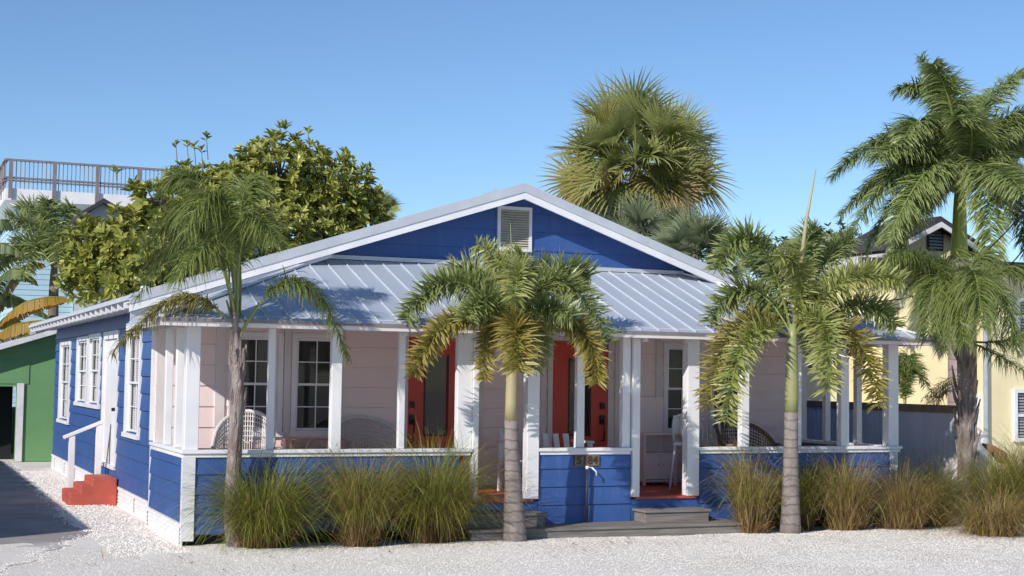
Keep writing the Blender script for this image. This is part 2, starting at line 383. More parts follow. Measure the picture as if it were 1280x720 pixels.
mb.add([(x, y, gz(x, y) if -8 < x < 20 and -8 < y < 3 else -.012) for y in ys for x in xs], [(j*nx+i, j*nx+i+1, (j+1)*nx+i+1, (j+1)*nx+i) for j in range(ny-1) for i in range(nx-1)])
mb.build('ground', MT['gravel'], loc=(0,0,0), smooth=True)['kind'] = 'structure'
# loose stones
def stones(name, n, region, smin, smax, mt, label):
    g = random.Random(3); mb = MB(); mb.useattr = True
    for i in range(n):
        x, y = region(g); z = gz(x, y) if y < 3 else 0
        s = g.uniform(smin, smax); a = g.uniform(0, 6.28); ca, sa = math.cos(a), math.sin(a)
        pts = [(1,0,0),(0,1,0),(-1,0,0),(0,-1,0),(0,0,.75),(0,0,-.6)]
        vs = []
        for p in pts:
            q = (p[0]*g.uniform(.7,1.2), p[1]*g.uniform(.5,.9), p[2]*g.uniform(.6,1))
            vs.append((x+(q[0]*ca-q[1]*sa)*s, y+(q[0]*sa+q[1]*ca)*s, z+s*.28+q[2]*s*.9))
        mb.add(vs, [(0,1,4),(1,2,4),(2,3,4),(3,0,4),(1,0,5),(2,1,5),(3,2,5),(0,3,5)], g.random())
    o = mb.build(name, mt, loc=(0,0,0)); tag(o, label, 'gravel', kind='stuff'); return o
MT['stone'] = leafmat('loose_stone', (.70,.655,.605), (.86,.815,.76), None, 0.0, .9, .2)
def reg(g):
    while True:
        x = g.uniform(-1.9, 15.5); y = -6.2+6.2*g.random()**.75
        if y < -6: continue
        if x < -0.3 and y < 0: 
            if g.random() < .4: continue
        return x, y+ (0 if x > 0 else 0)
stones('gravel_stones', 95000, reg, .004, .0115, MT['stone'], 'loose white shell gravel covering the ground in front of the blue cottage')
def reg2(g):
    y_ = g.uniform(-.9, 15); return g.uniform(max(-1.0, -.95 if y_ < 6 else -.75), -.03), y_
stones('gravel_stones', 9000, reg2, .008, .022, MT['stone'], 'strip of pale gravel along the left side wall of the blue cottage')
# driveway
MT['asph'] = mat('driveway_asphalt', (.34,.315,.30), (.22,.205,.20), 1.1, .92, bstr=.5, bdist=.01, lo=.35, hi=.7, detail=8)
m_, nt_, b_n = MT['asph'], MT['asph'].node_tree, MT['asph'].node_tree.nodes['Principled BSDF']
lk = b_n.inputs['Base Color'].links[0]; srcs = lk.from_socket
ge = nt_.nodes.new('ShaderNodeNewGeometry'); sx_ = nt_.nodes.new('ShaderNodeSeparateXYZ'); nt_.links.new(ge.outputs['Position'], sx_.inputs[0])
nz_ = nt_.nodes.new('ShaderNodeTexNoise'); nz_.inputs['Scale'].default_value = .8; nz_.inputs['Detail'].default_value = 8; nt_.links.new(ge.outputs['Position'], nz_.inputs['Vector'])
ma_ = nt_.nodes.new('ShaderNodeMath'); ma_.operation = 'MULTIPLY_ADD'; nt_.links.new(nz_.outputs['Fac'], ma_.inputs[0]); ma_.inputs[1].default_value = 3.0; nt_.links.new(sx_.outputs[1], ma_.inputs[2])
mr_ = nt_.nodes.new('ShaderNodeMapRange'); mr_.inputs['From Min'].default_value = 2.9; mr_.inputs['From Max'].default_value = 1.1; nt_.links.new(ma_.outputs[0], mr_.inputs['Value'])
mx_ = nt_.nodes.new('ShaderNodeMix'); mx_.data_type = 'RGBA'; nt_.links.new(mr_.outputs[0], mx_.inputs[0]); nt_.links.new(srcs, mx_.inputs[6]); mx_.inputs[7].default_value = (.72,.675,.625,1); nt_.links.new(mx_.outputs[2], b_n.inputs['Base Color'])
e = [onZ(20,583), onZ(44,603), onZ(75,636), onZ(108,664), onZ(140,690)]
rr_ = random.Random(9); edge = []
ctrl = [(e[0].x,18.9),(e[0].x,e[0].y),(e[1].x,e[1].y),(e[2].x,e[2].y),(e[3].x,e[3].y),(e[3].x-.25,e[3].y-.9),(-2.3,-1.9),(-4.2,-2.2),(-14,-2.4)]
for (ax, ay), (bx_, by_) in zip(ctrl[:-1], ctrl[1:]):
    nseg = max(2, int(math.hypot(bx_-ax, by_-ay)/.12))
    for k in range(nseg):
        u = k/nseg; x_ = ax+(bx_-ax)*u; y_ = ay+(by_-ay)*u
        edge.append((x_+noise.noise((x_*1.5, y_*1.5, 1))*.16+rr_.gauss(0,.03), y_+noise.noise((x_*1.5, y_*1.5, 7))*.12+rr_.gauss(0,.02)))
P = edge+[(-14,-2.4),(-14,18.9)]
mb = MB(); n_ = len(P); cpt = (-6, 5)
mb.add([(x_, y_, gz(x_, y_)+.006 if y_ < 3 else .002) for x_, y_ in P], [tuple(range(n_))]); o = mb.build('driveway', MT['asph'], loc=(0,0,0)); o['kind'] = 'structure'
def reg3(g):
    x_, y_ = edge[g.randrange(len(edge)-20)]; return x_+.06-abs(g.gauss(0,.11)), y_+g.gauss(0,.12)
stones('gravel_stones', 5000, reg3, .006, .016, MT['stone'], 'loose pale gravel spilling over the edge of the driveway')

g = random.Random(31); mb = MB(); mb.useattr = True
for i in range(150):
    x_ = g.uniform(-1.5, 14); y_ = -.9-abs(g.gauss(0,.9)); z_ = gz(x_, y_)+.018
    strip(mb, (x_, y_, z_), Vector((g.uniform(-1,1), g.uniform(-1,1), g.uniform(0,.25))), g.uniform(.05,.16), g.uniform(.008,.022), .1, Vector((0,0,1)), g.random())
MT['litter'] = leafmat('dry_litter', (.16,.09,.05), (.38,.28,.16), None, 0, .8, .1)
o = mb.build('fallen_leaves', MT['litter'], loc=(0,0,0)); tag(o, 'dry brown leaf bits scattered on the white gravel', 'leaf litter', kind='stuff')

# ------------------------------------------------------------------ THE COTTAGE
H = thing('cottage', (5.5, 7.5, 0), 'blue wooden cottage with white trim, metal roof and a deep front porch', 'house')
BW = 2.45            # back wall of the porch
FL = .50             # porch floor
W = 11.0
def part(name, mb, m, parent=H, **k): return mb.build(name, m, parent, **k)
# windows on the porch wall: (x0,x1,z0,z1)
PW = [(1.13,1.78,1.36,2.72),(2.06,2.69,1.36,2.72),(8.30,8.90,1.36,2.72),(9.17,9.78,1.36,2.72)]
PD = [(3.80,4.72,FL,2.78),(6.22,7.20,FL,2.78)]
mb = MB(); siding(mb, 'y', BW, 0, W, FL, 2.95, .30, [(a,b,c,d) for a,b,c,d in PW+PD], -1, .016); part('porch_wall', mb, MT['pinkwall'])
# gable wall
apex_x, apex_z, SL, SR = 5.5, 5.12, .325, .345
def rz(x): return apex_z-(SL*(apex_x-x) if x < apex_x else SR*(x-apex_x))
mb = MB(); z = 3.0; step = .30
while z < 5.05:
    zt = min(z+step, 5.05)
    def cut(zz): return max(0, apex_x-(apex_z-.04-zz)/SL), min(W, apex_x+(apex_z-.04-zz)/SR)
    a0, a1 = cut(z); b0, b1 = cut(zt)
    mb.add([(a0,BW-.018,z),(a1,BW-.018,z),(b1,BW,zt),(b0,BW,zt)], [(0,1,2,3)]); mb.add([(a0,BW,z),(a1,BW,z),(a1,BW-.018,z),(a0,BW-.018,z)], [(0,1,2,3)])
    z = zt
part('gable_wall', mb, MT['blue'])
# left wall (x = .1) with windows and door
LX = .10
LW = [(13.6,15.3,1.16,2.76,True),(10.75,12.2,1.60,2.80,True),(8.95,10.3,1.60,2.82,True),(4.35,5.55,1.24,2.80,True)]
LD = (6.72,8.32,.60,2.76)
mb = MB(); siding(mb, 'x', LX, BW-.0, 16.5, .30, 3.30, .26, [h[:4] for h in LW]+[LD], -1, .022); part('side_wall', mb, MT['blue'])
# other walls (right and rear) plain lapped
mb = MB(); siding(mb, 'x', 10.9, BW, 16.5, .3, 3.15, .26, (), 1, .012); siding(mb, 'y', 16.5, .1, 10.9, .3, 3.15, .26, (), 1, .012)
mb.add([(.1,16.5,3.15),(10.9,16.5,3.15),(5.5,16.5,5.0)], [(0,1,2)]); part('rear_wall', mb, MT['blue'])
# inner dark lining keeps light out
mb = MB(); mb.box(.35,BW+.35,.3,10.6,16.2,3.05); part('interior', mb, MT['dark'])

def window(plane, c, u0, u1, z0, z1, out, blind='half', trimw=.075, wm='white', parent=H, muntin=2, root=True, room='room'):
    """double hung: casing, two sashes, muntins, glass, blind and a shallow dim room behind"""
    def bx(mb, a0, a1, b0, b1, o0, o1):       # u range, z range, offsets outward from the wall
        if plane == 'y': mb.box(a0, c+out*o0, b0, a1, c+out*o1, b1)
        else: mb.box(c+out*o0, a0, b0, c+out*o1, a1, b1)
    m = MB(); t = trimw
    tt_ = min(t, .08); bx(m, u0-t, u0, z0-.02, z1+tt_, -.06, .035); bx(m, u1, u1+t, z0-.02, z1+tt_, -.06, .035)
    bx(m, u0, u1, z1, z1+min(t,.08), -.06, .033)
    fr = part('window', m, MT[wm], parent)
    m = MB(); bx(m, u0-t-.02, u1+t+.02, z0-.09, z0-.021, -.06, .06); part('sill', m, MT[wm], fr)
    zm = (z0+z1)/2; s = .035
    m = MB()
    for (a, b, o) in ((z0+.001, zm+.018, -.052), (zm-.018, z1-.001, -.030)):
        bx(m, u0+.001, u0+s, a, b, o, o+.028); bx(m, u1-s, u1-.001, a, b, o, o+.028)
        bx(m, u0+s, u1-s, a, a+s, o, o+.0275); bx(m, u0+s, u1-s, b-s, b, o, o+.0275)
        for k in range(1, muntin):
            uu = u0+(u1-u0)*k/muntin; bx(m, uu-.008, uu+.008, a+s, b-s, o+.006, o+.022)
        zz = (a+b)/2; bx(m, u0+s, u1-s, zz-.008, zz+.008, o+.0065, o+.0215)
    part('sash', m, MT[wm], fr)
    m = MB()
    for (a, b, o) in ((z0+s, zm-.018, -.041), (zm+.018, z1-s, -.018)):
        if plane == 'y': m.add([(u0+.02,c+out*o,a),(u1-.02,c+out*o,a),(u1-.02,c+out*o,b),(u0+.02,c+out*o,b)], [(0,1,2,3)])
        else: m.add([(c+out*o,u0+.02,a),(c+out*o,u1-.02,a),(c+out*o,u1-.02,b),(c+out*o,u0+.02,b)], [(0,1,2,3)])
    part('pane', m, MT['glass2' if blind == 'full' else 'glass'], fr)
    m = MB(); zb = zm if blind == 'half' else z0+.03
    z = z1-.03
    while z > zb:
        if plane == 'y': a, b = c+out*-.075, c+out*-.092; m.add([(u0+.02,a,z-.016),(u1-.02,a,z-.016),(u1-.02,b,z+.008),(u0+.02,b,z+.008)], [(0,1,2,3)])
        else: a, b = c+out*-.075, c+out*-.092; m.add([(a,u0+.02,z-.016),(a,u1-.02,z-.016),(b,u1-.02,z+.008),(b,u0+.02,z+.008)], [(0,1,2,3)])
        z -= .028
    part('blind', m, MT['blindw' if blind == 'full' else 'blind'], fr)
    m = MB(); bx(m, u0-.02, u1+.02, z0-.02, z1+.02, -.30, -.28); bx(m, u0-.02,u0,z0,z1,-.28,-.06); bx(m, u1,u1+.02,z0,z1,-.28,-.06); part('room_back', m, MT[room], fr)
    return fr
for q in PW: window('y', BW, *q, -1, wm='pinktrim' if 'pinktrim' in MT else 'white')
for y0, y1, z0, z1, full in LW: window('x', LX, y0, y1, z0, z1, -1, blind='full' if full else 'half', trimw=.16)
# porch vertical trims between the windows and beside the doors
mb = MB()
for x0, x1 in ((.02,.14),(.86,1.0),(1.87,1.97),(4.94,5.03),(6.02,6.11),(7.33,7.42),(8.08,8.17),(10.86,11.0)): mb = MB(); mb.box(x0, BW-.034, FL+.012, x1, BW-.008, 2.90); part('wall_batten', mb, MT['ceil'])
# red doors
def door(x0, x1, glass, handle_x, flip):
    m = MB(); y = BW
    m.box(x0, y-.02, FL+.01, glass[0], y+.03, 2.78); m.box(glass[1], y-.02, FL+.01, x1, y+.03, 2.78)
    m.box(glass[0], y-.0195, FL+.01, glass[1], y+.03, 1.27); m.box(glass[0], y-.0195, 2.50, glass[1], y+.03, 2.78)
    d = part('front_door', m, MT['red'])
    m = MB(); m.box(glass[0], y-.002, 1.27, glass[1], y+.012, 2.50); part('glass_panel', m, MT['glassdoor'], d)
    m = MB(); m.box(glass[0]-.02, y-.028, 1.25, glass[0], y-.021, 2.52); m.box(glass[1], y-.028, 1.25, glass[1]+.02, y-.021, 2.52)
    part('glass_trim', m, MT['black'], d)
    m = MB(); hx = handle_x
    m.box(hx-.035, y-.05, 1.70, hx+.035, y-.02, 1.80); m.box(hx-.04, y-.055, 1.45, hx+.04, y-.02, 1.60)
    m.tube([(hx, y-.05, 1.52), (hx+flip*.01, y-.11, 1.49), (hx, y-.12, 1.34), (hx, y-.10, 1.20), (hx, y-.03, 1.19)], .016, 6)
    part('handle', m, MT['black'], d)
    m = MB(); m.box(x0-.085, y-.04, FL+.011, x0-.002, y+.03, 2.86); m.box(x1+.002, y-.04, FL+.011, x1+.085, y+.03, 2.86); m.box(x0-.0019, y-.038, 2.785, x1+.0019, y+.03, 2.86)
    part('door_frame', m, MT['ceil'], d)
    m = MB(); m.box(x0-.0, y+.06, FL, x1, y+.08, 2.8); part('door_backing', m, MT['room'], d)
door(3.80,4.72,(4.08,4.44),3.87,1); door(6.22,7.20,(6.52,6.88),7.10,-1)
# side door, white
m = MB(); m.box(LX+.01, LD[0], LD[2], LX+.05, LD[1], LD[3]); sd = part('side_door', m, MT['white'])
m = MB(); m.box(LX-.03, LD[0]-.14, LD[2], LX+.05, LD[0]-.001, LD[3]+.14); m.box(LX-.03, LD[1]+.001, LD[2], LX+.05, LD[1]+.14, LD[3]+.14); m.box(LX-.028, LD[0], LD[3]+.002, LX+.05, LD[1], LD[3]+.14)
part('door_frame', m, MT['white'], sd)
m = MB(); m.tube([(LX+.01, LD[0]+.2, 1.55), (LX-.06, LD[0]+.2, 1.55)], .03, 8); part('door_knob', m, MT['black'], sd)
m = MB(); m.box(LX-.05, LD[0]-.1, LD[2]-.06, LX+.05, LD[1]+.1, LD[2]-.001); part('threshold', m, MT['white2'], sd)
# skirting
def skirt(name, plane, c, u0, u1, z1, out):
    m = MB()
    def bx(a0, a1, b0, b1, o0, o1):
        if plane == 'x': m.box(c+out*o0, a0, b0, c+out*o1, a1, b1)
        else: m.box(a0, c+out*o0, b0, a1, c+out*o1, b1)
    bx(u0, u1, -.05, z1, -.02, .006)
    bx(u0, u1, z1-.05, z1-.002, .0061, .022); bx(u0, u1, -.03, .03, .0061, .022)
    for k in range(3): bx(u0, u1, .055+k*.055, .085+k*.055, .0061, .016)
    u = u0
    while u < u1+.01: bx(u-.05 if u > u0 else u, min(u+.05, u1), -.03, z1-.001, .0221, .03); u += 1.9 if u1-u0 > 3 else (u1-u0-.05)
    return part('skirting', m, MT['white'])
skirt('s', 'x', LX-.012, BW+.14, 16.5, .30, -1)
skirt('s', 'x', -.03, .0, BW+.1, .28, -1)
# porch side knee wall, left (x=0) and right (x=11)
mb = MB(); siding(mb, 'x', 0, .0, BW+.1, .28, 1.14, .235, (), -1, .02); siding(mb, 'x', .12, .13, BW-.0, FL, 1.14, .235, (), 1, .01); mb.box(.022,.13,.28,.108,BW-.01,1.139)
part('knee_wall', mb, MT['blue']); mb = MB(); siding(mb, 'x', W, .0, BW+.1, .28, 1.14, .235, (), 1, .012); mb.box(W-.118,.13,.28,W-.022,BW-.01,1.139)
part('knee_wall', mb, MT['blue'])
mb = MB()
mb.box(-.035, BW-.0, 1.22, .06, BW+.13, 3.0); part('corner_board', mb, MT['white']); mb = MB(); mb.box(-.02, BW+.101, .02, .095, BW+.132, 1.14)
part('corner_board', mb, MT['white'])
# front knee walls
for x0, x1 in ((.13,3.72),(4.90,6.35),(7.47,10.98)):
    mb = MB(); siding(mb, 'y', 0, x0, x1, .13 if x0 != 4.90 else .15, 1.14, .2525, (), -1, .018)
    mb.box(x0+.001, .022, .14, x1-.001, .118, 1.139)
    part('knee_wall', mb, MT['blue'])
for x0, x1 in ((3.72,4.90),(6.35,7.47)):
    mb = MB(); mb.box(x0+.002, .0, .15, x1-.002, .06, FL-.035); part('riser_board', mb, MT['blue'])
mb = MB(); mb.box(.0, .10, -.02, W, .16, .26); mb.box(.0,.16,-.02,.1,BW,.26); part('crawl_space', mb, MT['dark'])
# porch floor
mb = MB(); x = .12
while x < W-.12:
    mb.box(x+.002, .05 if not (3.72 < x < 4.8 or 6.35 < x < 7.4) else -.035, FL-.03, min(x+.098, W-.12), BW, FL+rnd.uniform(-.002,.002)); x += .10
part('porch_floor', mb, MT['redfloor'])
# rail caps
mb = MB()
for x0, x1 in ((-.06,3.90),(4.895,6.36),(7.46,11.09)): mb = MB(); mb.box(x0, -.055, 1.16, x1, .15, 1.205); mb.box(x0+.02, -.028, 1.11, x1-.02, -.0135, 1.159); part('rail_cap', mb, MT['white'], bev=.006)
mb = MB()
mb.box(-.055, .151, 1.1601, .15, BW-.001, 1.2049); mb.box(-.03, -.0, 1.1, -.0135, BW, 1.159); part('rail_cap', mb, MT['white'], bev=.006)
mb = MB(); mb.box(W-.15, .151, 1.1601, W+.055, BW-.001, 1.2049)
part('rail_cap', mb, MT['white'], bev=.006)
# porch posts
TOPZ = 2.78
def post(x0, x1, y0=-.01, y1=.10, z0=1.206, m='white', rot=0):
    mb = MB(); mb.box(x0, y0, z0, x1, y1, TOPZ); return part('porch_post', mb, MT[m], bev=.008)
post(-.02,.16,-.012,.15); post(1.05,1.14,.01,.09); post(1.90,2.04,.0,.12); post(2.84,2.93,.01,.09)
post(3.68,3.90,-.005,.11); post(5.50,5.62,.01,.11); post(6.22,6.345,.0,.11); post(8.20,8.34,.0,.11); post(9.16,9.27,.01,.1); post(9.98,10.13,.0,.12)
post(10.86,11.05,-.012,.15)
mb = MB(); mb.box(3.78,-.045,FL+.0,3.91,-.0561+.055,1.10); 
for x0, x1 in ((4.71,4.893),(6.361,6.48),(7.26,7.458)):
    mb = MB(); mb.box(x0, -.05, FL+.003, x1, .11, TOPZ); part('porch_post', mb, MT['white'], bev=.008)
mb = MB(); mb.box(3.902, -.04, FL+.003, 3.985, .08, TOPZ); part('porch_post', mb, MT['white'], bev=.006)
for y in (.75,1.55): mb = MB(); mb.box(0,y,1.206,.10,y+.1,TOPZ); part('porch_post', mb, MT['white'], bev=.006)
for y in (.86,1.72): mb = MB(); mb.box(W-.1,y,1.206,W,y+.1,TOPZ); part('porch_post', mb, MT['white'], bev=.006)
# white corner boards under the rail at the porch corners
mb = MB(); mb.box(-.034,-.034,.06,.125,-.0005,1.109); mb.box(-.028,0,.27,-.0135,.10,1.109); part('corner_board', mb, MT['white2']); mb = MB(); mb.box(W-.12,-.03,.06,W+.02,-.0005,1.109); part('corner_board', mb, MT['white2'])
mb = MB(); mb.box(-.04,-.04,TOPZ,W+.04,.12,2.90); mb.box(-.04,.121,TOPZ,.08,BW-.001,2.90); mb.box(W-.08,.121,TOPZ,W+.04,BW-.001,2.90); part('porch_beam', mb, MT['ceil'])
mb = MB(); mb.box(-.3,-.3,2.905,W+.3,BW-.001,2.92); part('porch_ceiling', mb, MT['ceil'])
# porch hip roof
EZ, K = 2.87, .37
EX0, EX1, EY, TY = -.42, 11.42, -.42, BW
s = TY-EY
def pz(y): return EZ+K*(y-EY)
def slabq(mb, quad, th):
    v = [Vector(q) for q in quad]; n = len(v)
    mb.add(v+[q-Vector((0,0,th)) for q in v], [tuple(range(n)), tuple(range(n, 2*n))[::-1]]+[(i, (i+1) % n, (i+1) % n+n, i+n) for i in range(n)])
mb = MB()
slabq(mb, [(EX0,EY,EZ),(EX1,EY,EZ),(EX1-s,TY,pz(TY)),(EX0+s,TY,pz(TY))], .03)
slabq(mb, [(EX0,TY,EZ),(EX0,EY,EZ),(EX0+s,TY,pz(TY))], .03)
slabq(mb, [(EX1,EY,EZ),(EX1,TY,EZ),(EX1-s,TY,pz(TY))], .03)
pr = part('porch_roof', mb, MT['roof'])
mb = MB(); x = EX0+.15
while x < EX1:
    d = min(x-EX0, EX1-x, s); mb.bar((x,EY-.005,EZ+.010), (x,EY+d,pz(EY+d)+.010), .014, .020); x += .298
part('standing_seam', mb, MT['rib'], pr); mb = MB()
for y in np.arange(EY+.2, TY, .298):
    d = y-EY; mb.bar((EX0-.003,y,EZ+.01),(EX0+d,y,EZ+K*d+.01),.02,.026)
part('standing_seam', mb, MT['rib'], pr); mb = MB()
for y in np.arange(EY+.2, TY, .298):
    d = y-EY; mb.bar((EX1+.003,y,EZ+.01),(EX1-d,y,EZ+K*d+.01),.02,.026)
part('standing_seam', mb, MT['rib'], pr)
mb = MB(); mb.bar((EX0,EY,EZ+.02),(EX0+s,TY,pz(TY)+.02),.09,.03); mb.bar((EX1,EY,EZ+.02),(EX1-s,TY,pz(TY)+.02),.09,.03); mb.box(EX0+s,TY-.07,pz(TY)-.01,EX1-s,TY-.013,pz(TY)+.05)
part('hip_cap', mb, MT['fascia'], pr)
mb = MB(); mb.box(EX0,EY,EZ-.10,EX1,EY+.03,EZ-.031); mb.box(EX0,EY+.0301,EZ-.10,EX0+.03,TY,EZ-.031); mb.box(EX1-.03,EY+.0301,EZ-.10,EX1,TY,EZ-.031)
part('eave_fascia', mb, MT['ceil'])
mb = MB(); mb.box(EX0-.01,EY-.018,EZ-.045,EX1+.01,EY-.001,EZ-.005); part('drip_edge', mb, MT['grayrail'])
# small white spotlights at the eave
for px in (506,806,859,1098,1139):
    q = onY(px, 424 if px > 700 else 413, -.2); mb = MB(); mb.tube([(q.x,-.22,2.80),(q.x,-.22,2.72)], [.035,.05], 10); mb.tube([(q.x,-.22,2.86),(q.x,-.22,2.80)], .02, 8)
    part('soffit_lamp', mb, MT['white'])
# main roof
RY0, RY1 = 2.0, 17.0; OX0, OX1 = -.45, 11.45
th = .05
mb = MB()
slabq(mb, [(OX0,RY0,rz(OX0)+.06),(apex_x,RY0,apex_z+.06),(apex_x,RY1,apex_z+.06),(OX0,RY1,rz(OX0)+.06)], th)
slabq(mb, [(apex_x,RY0,apex_z+.061),(OX1,RY0,rz(OX1)+.061),(OX1,RY1,rz(OX1)+.061),(apex_x,RY1,apex_z+.061)], th)
mr = part('main_roof', mb, MT['roof'])
mb = MB()
for y in np.arange(RY0+.3, RY1, .4): mb.bar((OX0,y,rz(OX0)+.065),(apex_x,y,apex_z+.065),.02,.018)
part('standing_seam', mb, MT['rib'], mr); mb = MB()
for y in np.arange(RY0+.3, RY1, .4):
    mb.bar((OX1,y,rz(OX1)+.065),(apex_x,y,apex_z+.065),.02,.018)
part('standing_seam', mb, MT['rib'], mr)
mb = MB(); mb.prism([(apex_x-.25,rz(apex_x-.25)+.062),(apex_x,apex_z+.062),(apex_x+.25,rz(apex_x+.25)+.062),(apex_x+.25,rz(apex_x+.25)+.082),(apex_x,apex_z+.085),(apex_x-.25,rz(apex_x-.25)+.082)], 'y', RY0-.036, RY1); part('ridge_cap', mb, MT['fascia'], mr)
def rake(y0, y1, lo, hi, name, m):
    mb = MB()
    mb.prism([(OX0,rz(OX0)+lo),(apex_x,apex_z+lo),(apex_x,apex_z+hi),(OX0,rz(OX0)+hi)], 'y', y0, y1)
    mb.prism([(apex_x,apex_z+lo),(OX1,rz(OX1)+lo),(OX1,rz(OX1)+hi),(apex_x,apex_z+hi)], 'y', y0, y1)
    return part(name, mb, MT[m])
rake(RY0-.035, RY0-.001, -.055, .085, 'rake_trim', 'fascia')
rake(RY0-.02, RY0+.02, -.165, -.056, 'rake_fascia', 'white')
rake(RY1, RY1+.03, -.17, .09, 'rake_trim', 'fascia')
# soffit under the rake (a thin board following the slope) and eave fascia, rafter tails
mb = MB(); slabq(mb, [(OX0,RY0+.021,rz(OX0)-.02),(apex_x,RY0+.021,apex_z-.02),(apex_x,BW-.013,apex_z-.02),(OX0,BW-.013,rz(OX0)-.02)], .02)
slabq(mb, [(apex_x,RY0+.021,apex_z-.021),(OX1,RY0+.021,rz(OX1)-.021),(OX1,BW-.013,rz(OX1)-.021),(apex_x,BW-.013,apex_z-.021)], .02); part('rake_soffit', mb, MT['white2'])
# grey infill panels between rake and porch hips
mb = MB()
mb.prism([(OX0+.02,rz(OX0)-.17),(OX0+.02,EZ+.02),(EX0+s,pz(TY)-.02),(EX0+s,rz(EX0+s)-.17)], 'y', RY0+.025, RY0+.05); part('rake_infill', mb, MT['fascia']); mb = MB()
mb.prism([(OX1-.02,rz(OX1)-.17),(EX1-s,rz(EX1-s)-.17),(EX1-s,pz(TY)-.02),(OX1-.02,EZ+.02)], 'y', RY0+.025, RY0+.05)
part('rake_infill', mb, MT['fascia'])
mb = MB(); mb.box(OX0-.025,RY0,rz(OX0)-.0,OX0-.001,RY1,rz(OX0)+.055)
part('eave_fascia', mb, MT['fascia']); mb = MB(); mb.box(OX1+.001,RY0,rz(OX1)-.0,OX1+.025,RY1,rz(OX1)+.055); part('eave_fascia', mb, MT['fascia'])
mbs = None
for k, y in enumerate(np.arange(RY0+.5, RY1, .62)):
    if mbs is None:
        m_ = MB(); m_.prism([(OX0+.0,rz(OX0)-.10),(OX0,rz(OX0)+.0),(LX,rz(LX)+.0),(LX,rz(LX)-.22)], 'y', RY0+.5, RY0+.55)
        mbs = part('rafter_tail', m_, MT['white']); 
    else:
        c = mbs.copy(); col.objects.link(c); c.parent = H; c.location = (0, y-(RY0+.5), 0)
# vent pipes on the roof
for px, py, hh, xx in ((125,386,.42,.35),(181,356,.10,.2)):
    q = onX(px, py, xx); zr_ = rz(xx)+.05
    mb = MB(); mb.tube([(q.x,q.y,zr_),(q.x,q.y,zr_+hh)], .075, 12, cap=False); mb.tube([(q.x,q.y,zr_+hh),(q.x,q.y,zr_)], .062, 12); mb.tube([(q.x,q.y,zr_-.05),(q.x,q.y,zr_+.03)], [.13,.085], 12)
    part('vent_pipe', mb, MT['pvc'], smooth=True)
# gable louvre vent
a = onY(622,258,BW-.03); b = onY(664,310,BW-.03)
vx0, vx1, vz0, vz1 = a.x, b.x, 4.17, a.z+.01
mb = MB(); f = .05; y0, y1 = BW-.055, BW-.012
mb.box(vx0,y0,vz0,vx0+f,y1,vz1); mb.box(vx1-f,y0,vz0,vx1,y1,vz1); mb.box(vx0+f,y0,vz0,vx1-f,y1,vz0+f); mb.box(vx0+f,y0,vz1-f,vx1-f,y1,vz1)
gv = part('gable_vent', mb, MT['white2'])
mb = MB(); z = vz0+f+.01
while z < vz1-f-.02:
    mb.add([(vx0+f,BW-.05,z),(vx1-f,BW-.05,z),(vx1-f,BW-.014,z+.032),(vx0+f,BW-.014,z+.032),(vx0+f,BW-.05,z-.006),(vx1-f,BW-.05,z-.006)], [(0,1,2,3),(4,5,1,0)]); z += .038
part('louvre', mb, MT['vent'], gv)

# ------------------------------------------------------------------ steps
st = thing('porch_steps', (5.8,-.3,0), 'weathered grey wooden platform steps below the front porch openings', 'steps')
mb = MB()
for k in range(5): y0 = -.68+k*.137; mb.box(3.62, y0, .125, 7.9, y0+.131, .16)
part('lower_tread', mb, MT['deck'], st, bev=.004)
mb = MB(); mb.box(3.66,-.655,-.03,7.86,-.62,.124); mb.box(3.66,-.62,-.03,3.70,-.02,.124); mb.box(7.82,-.62,-.03,7.86,-.02,.124); part('lower_riser', mb, MT['deck'], st, bev=.004)
for x0, x1 in ((3.6,4.88),(6.38,7.46)):
    mb = MB()
    for k in range(3): y0 = -.40+k*.13; mb.box(x0, y0, .305, x1, y0+.125, .34)
    t_ = part('upper_tread', mb, MT['deck'], st, bev=.004)
    mb = MB(); mb.box(x0+.03,-.375,.161,x1-.03,-.345,.304); mb.box(x0+.03,-.344,.161,x0+.06,-.02,.304); mb.box(x1-.06,-.344,.161,x1-.03,-.02,.304); part('upper_riser', mb, MT['deck'], st, bev=.004)
# red side steps + rail
ss = thing('side_steps', (-.4,7.2,0), 'small red painted steps below the white side door', 'steps')
mb = MB(); mb.prism([(-.70,-.02),(.06,-.02),(.06,.44),(-.34,.44),(-.34,.33),(-.52,.33),(-.52,.22),(-.70,.22)], 'y', 6.15, 7.2); part('step_block', mb, MT['redstep'], ss, bev=.02)
hr = thing('stair_railing', (-.5,7.36,0), 'white wooden handrail with two posts beside the red side steps', 'railing')
HY = 7.36
a_ = onY(90,545,HY); b__ = onY(124,529,HY); e0_ = onY(79,547,HY); e1_ = onY(131,526,HY)
mb = MB(); mb.box(a_.x-.05,HY-.05,0,a_.x+.05,HY+.05,a_.z); part('post', mb, MT['white'], hr, bev=.006)
mb = MB(); mb.box(b__.x-.05,HY-.05,0,b__.x+.05,HY+.05,b__.z); part('post', mb, MT['white'], hr, bev=.006)
mb = MB(); mb.bar(e0_,e1_,.12,.055); part('handrail', mb, MT['white'], hr, bev=.006)

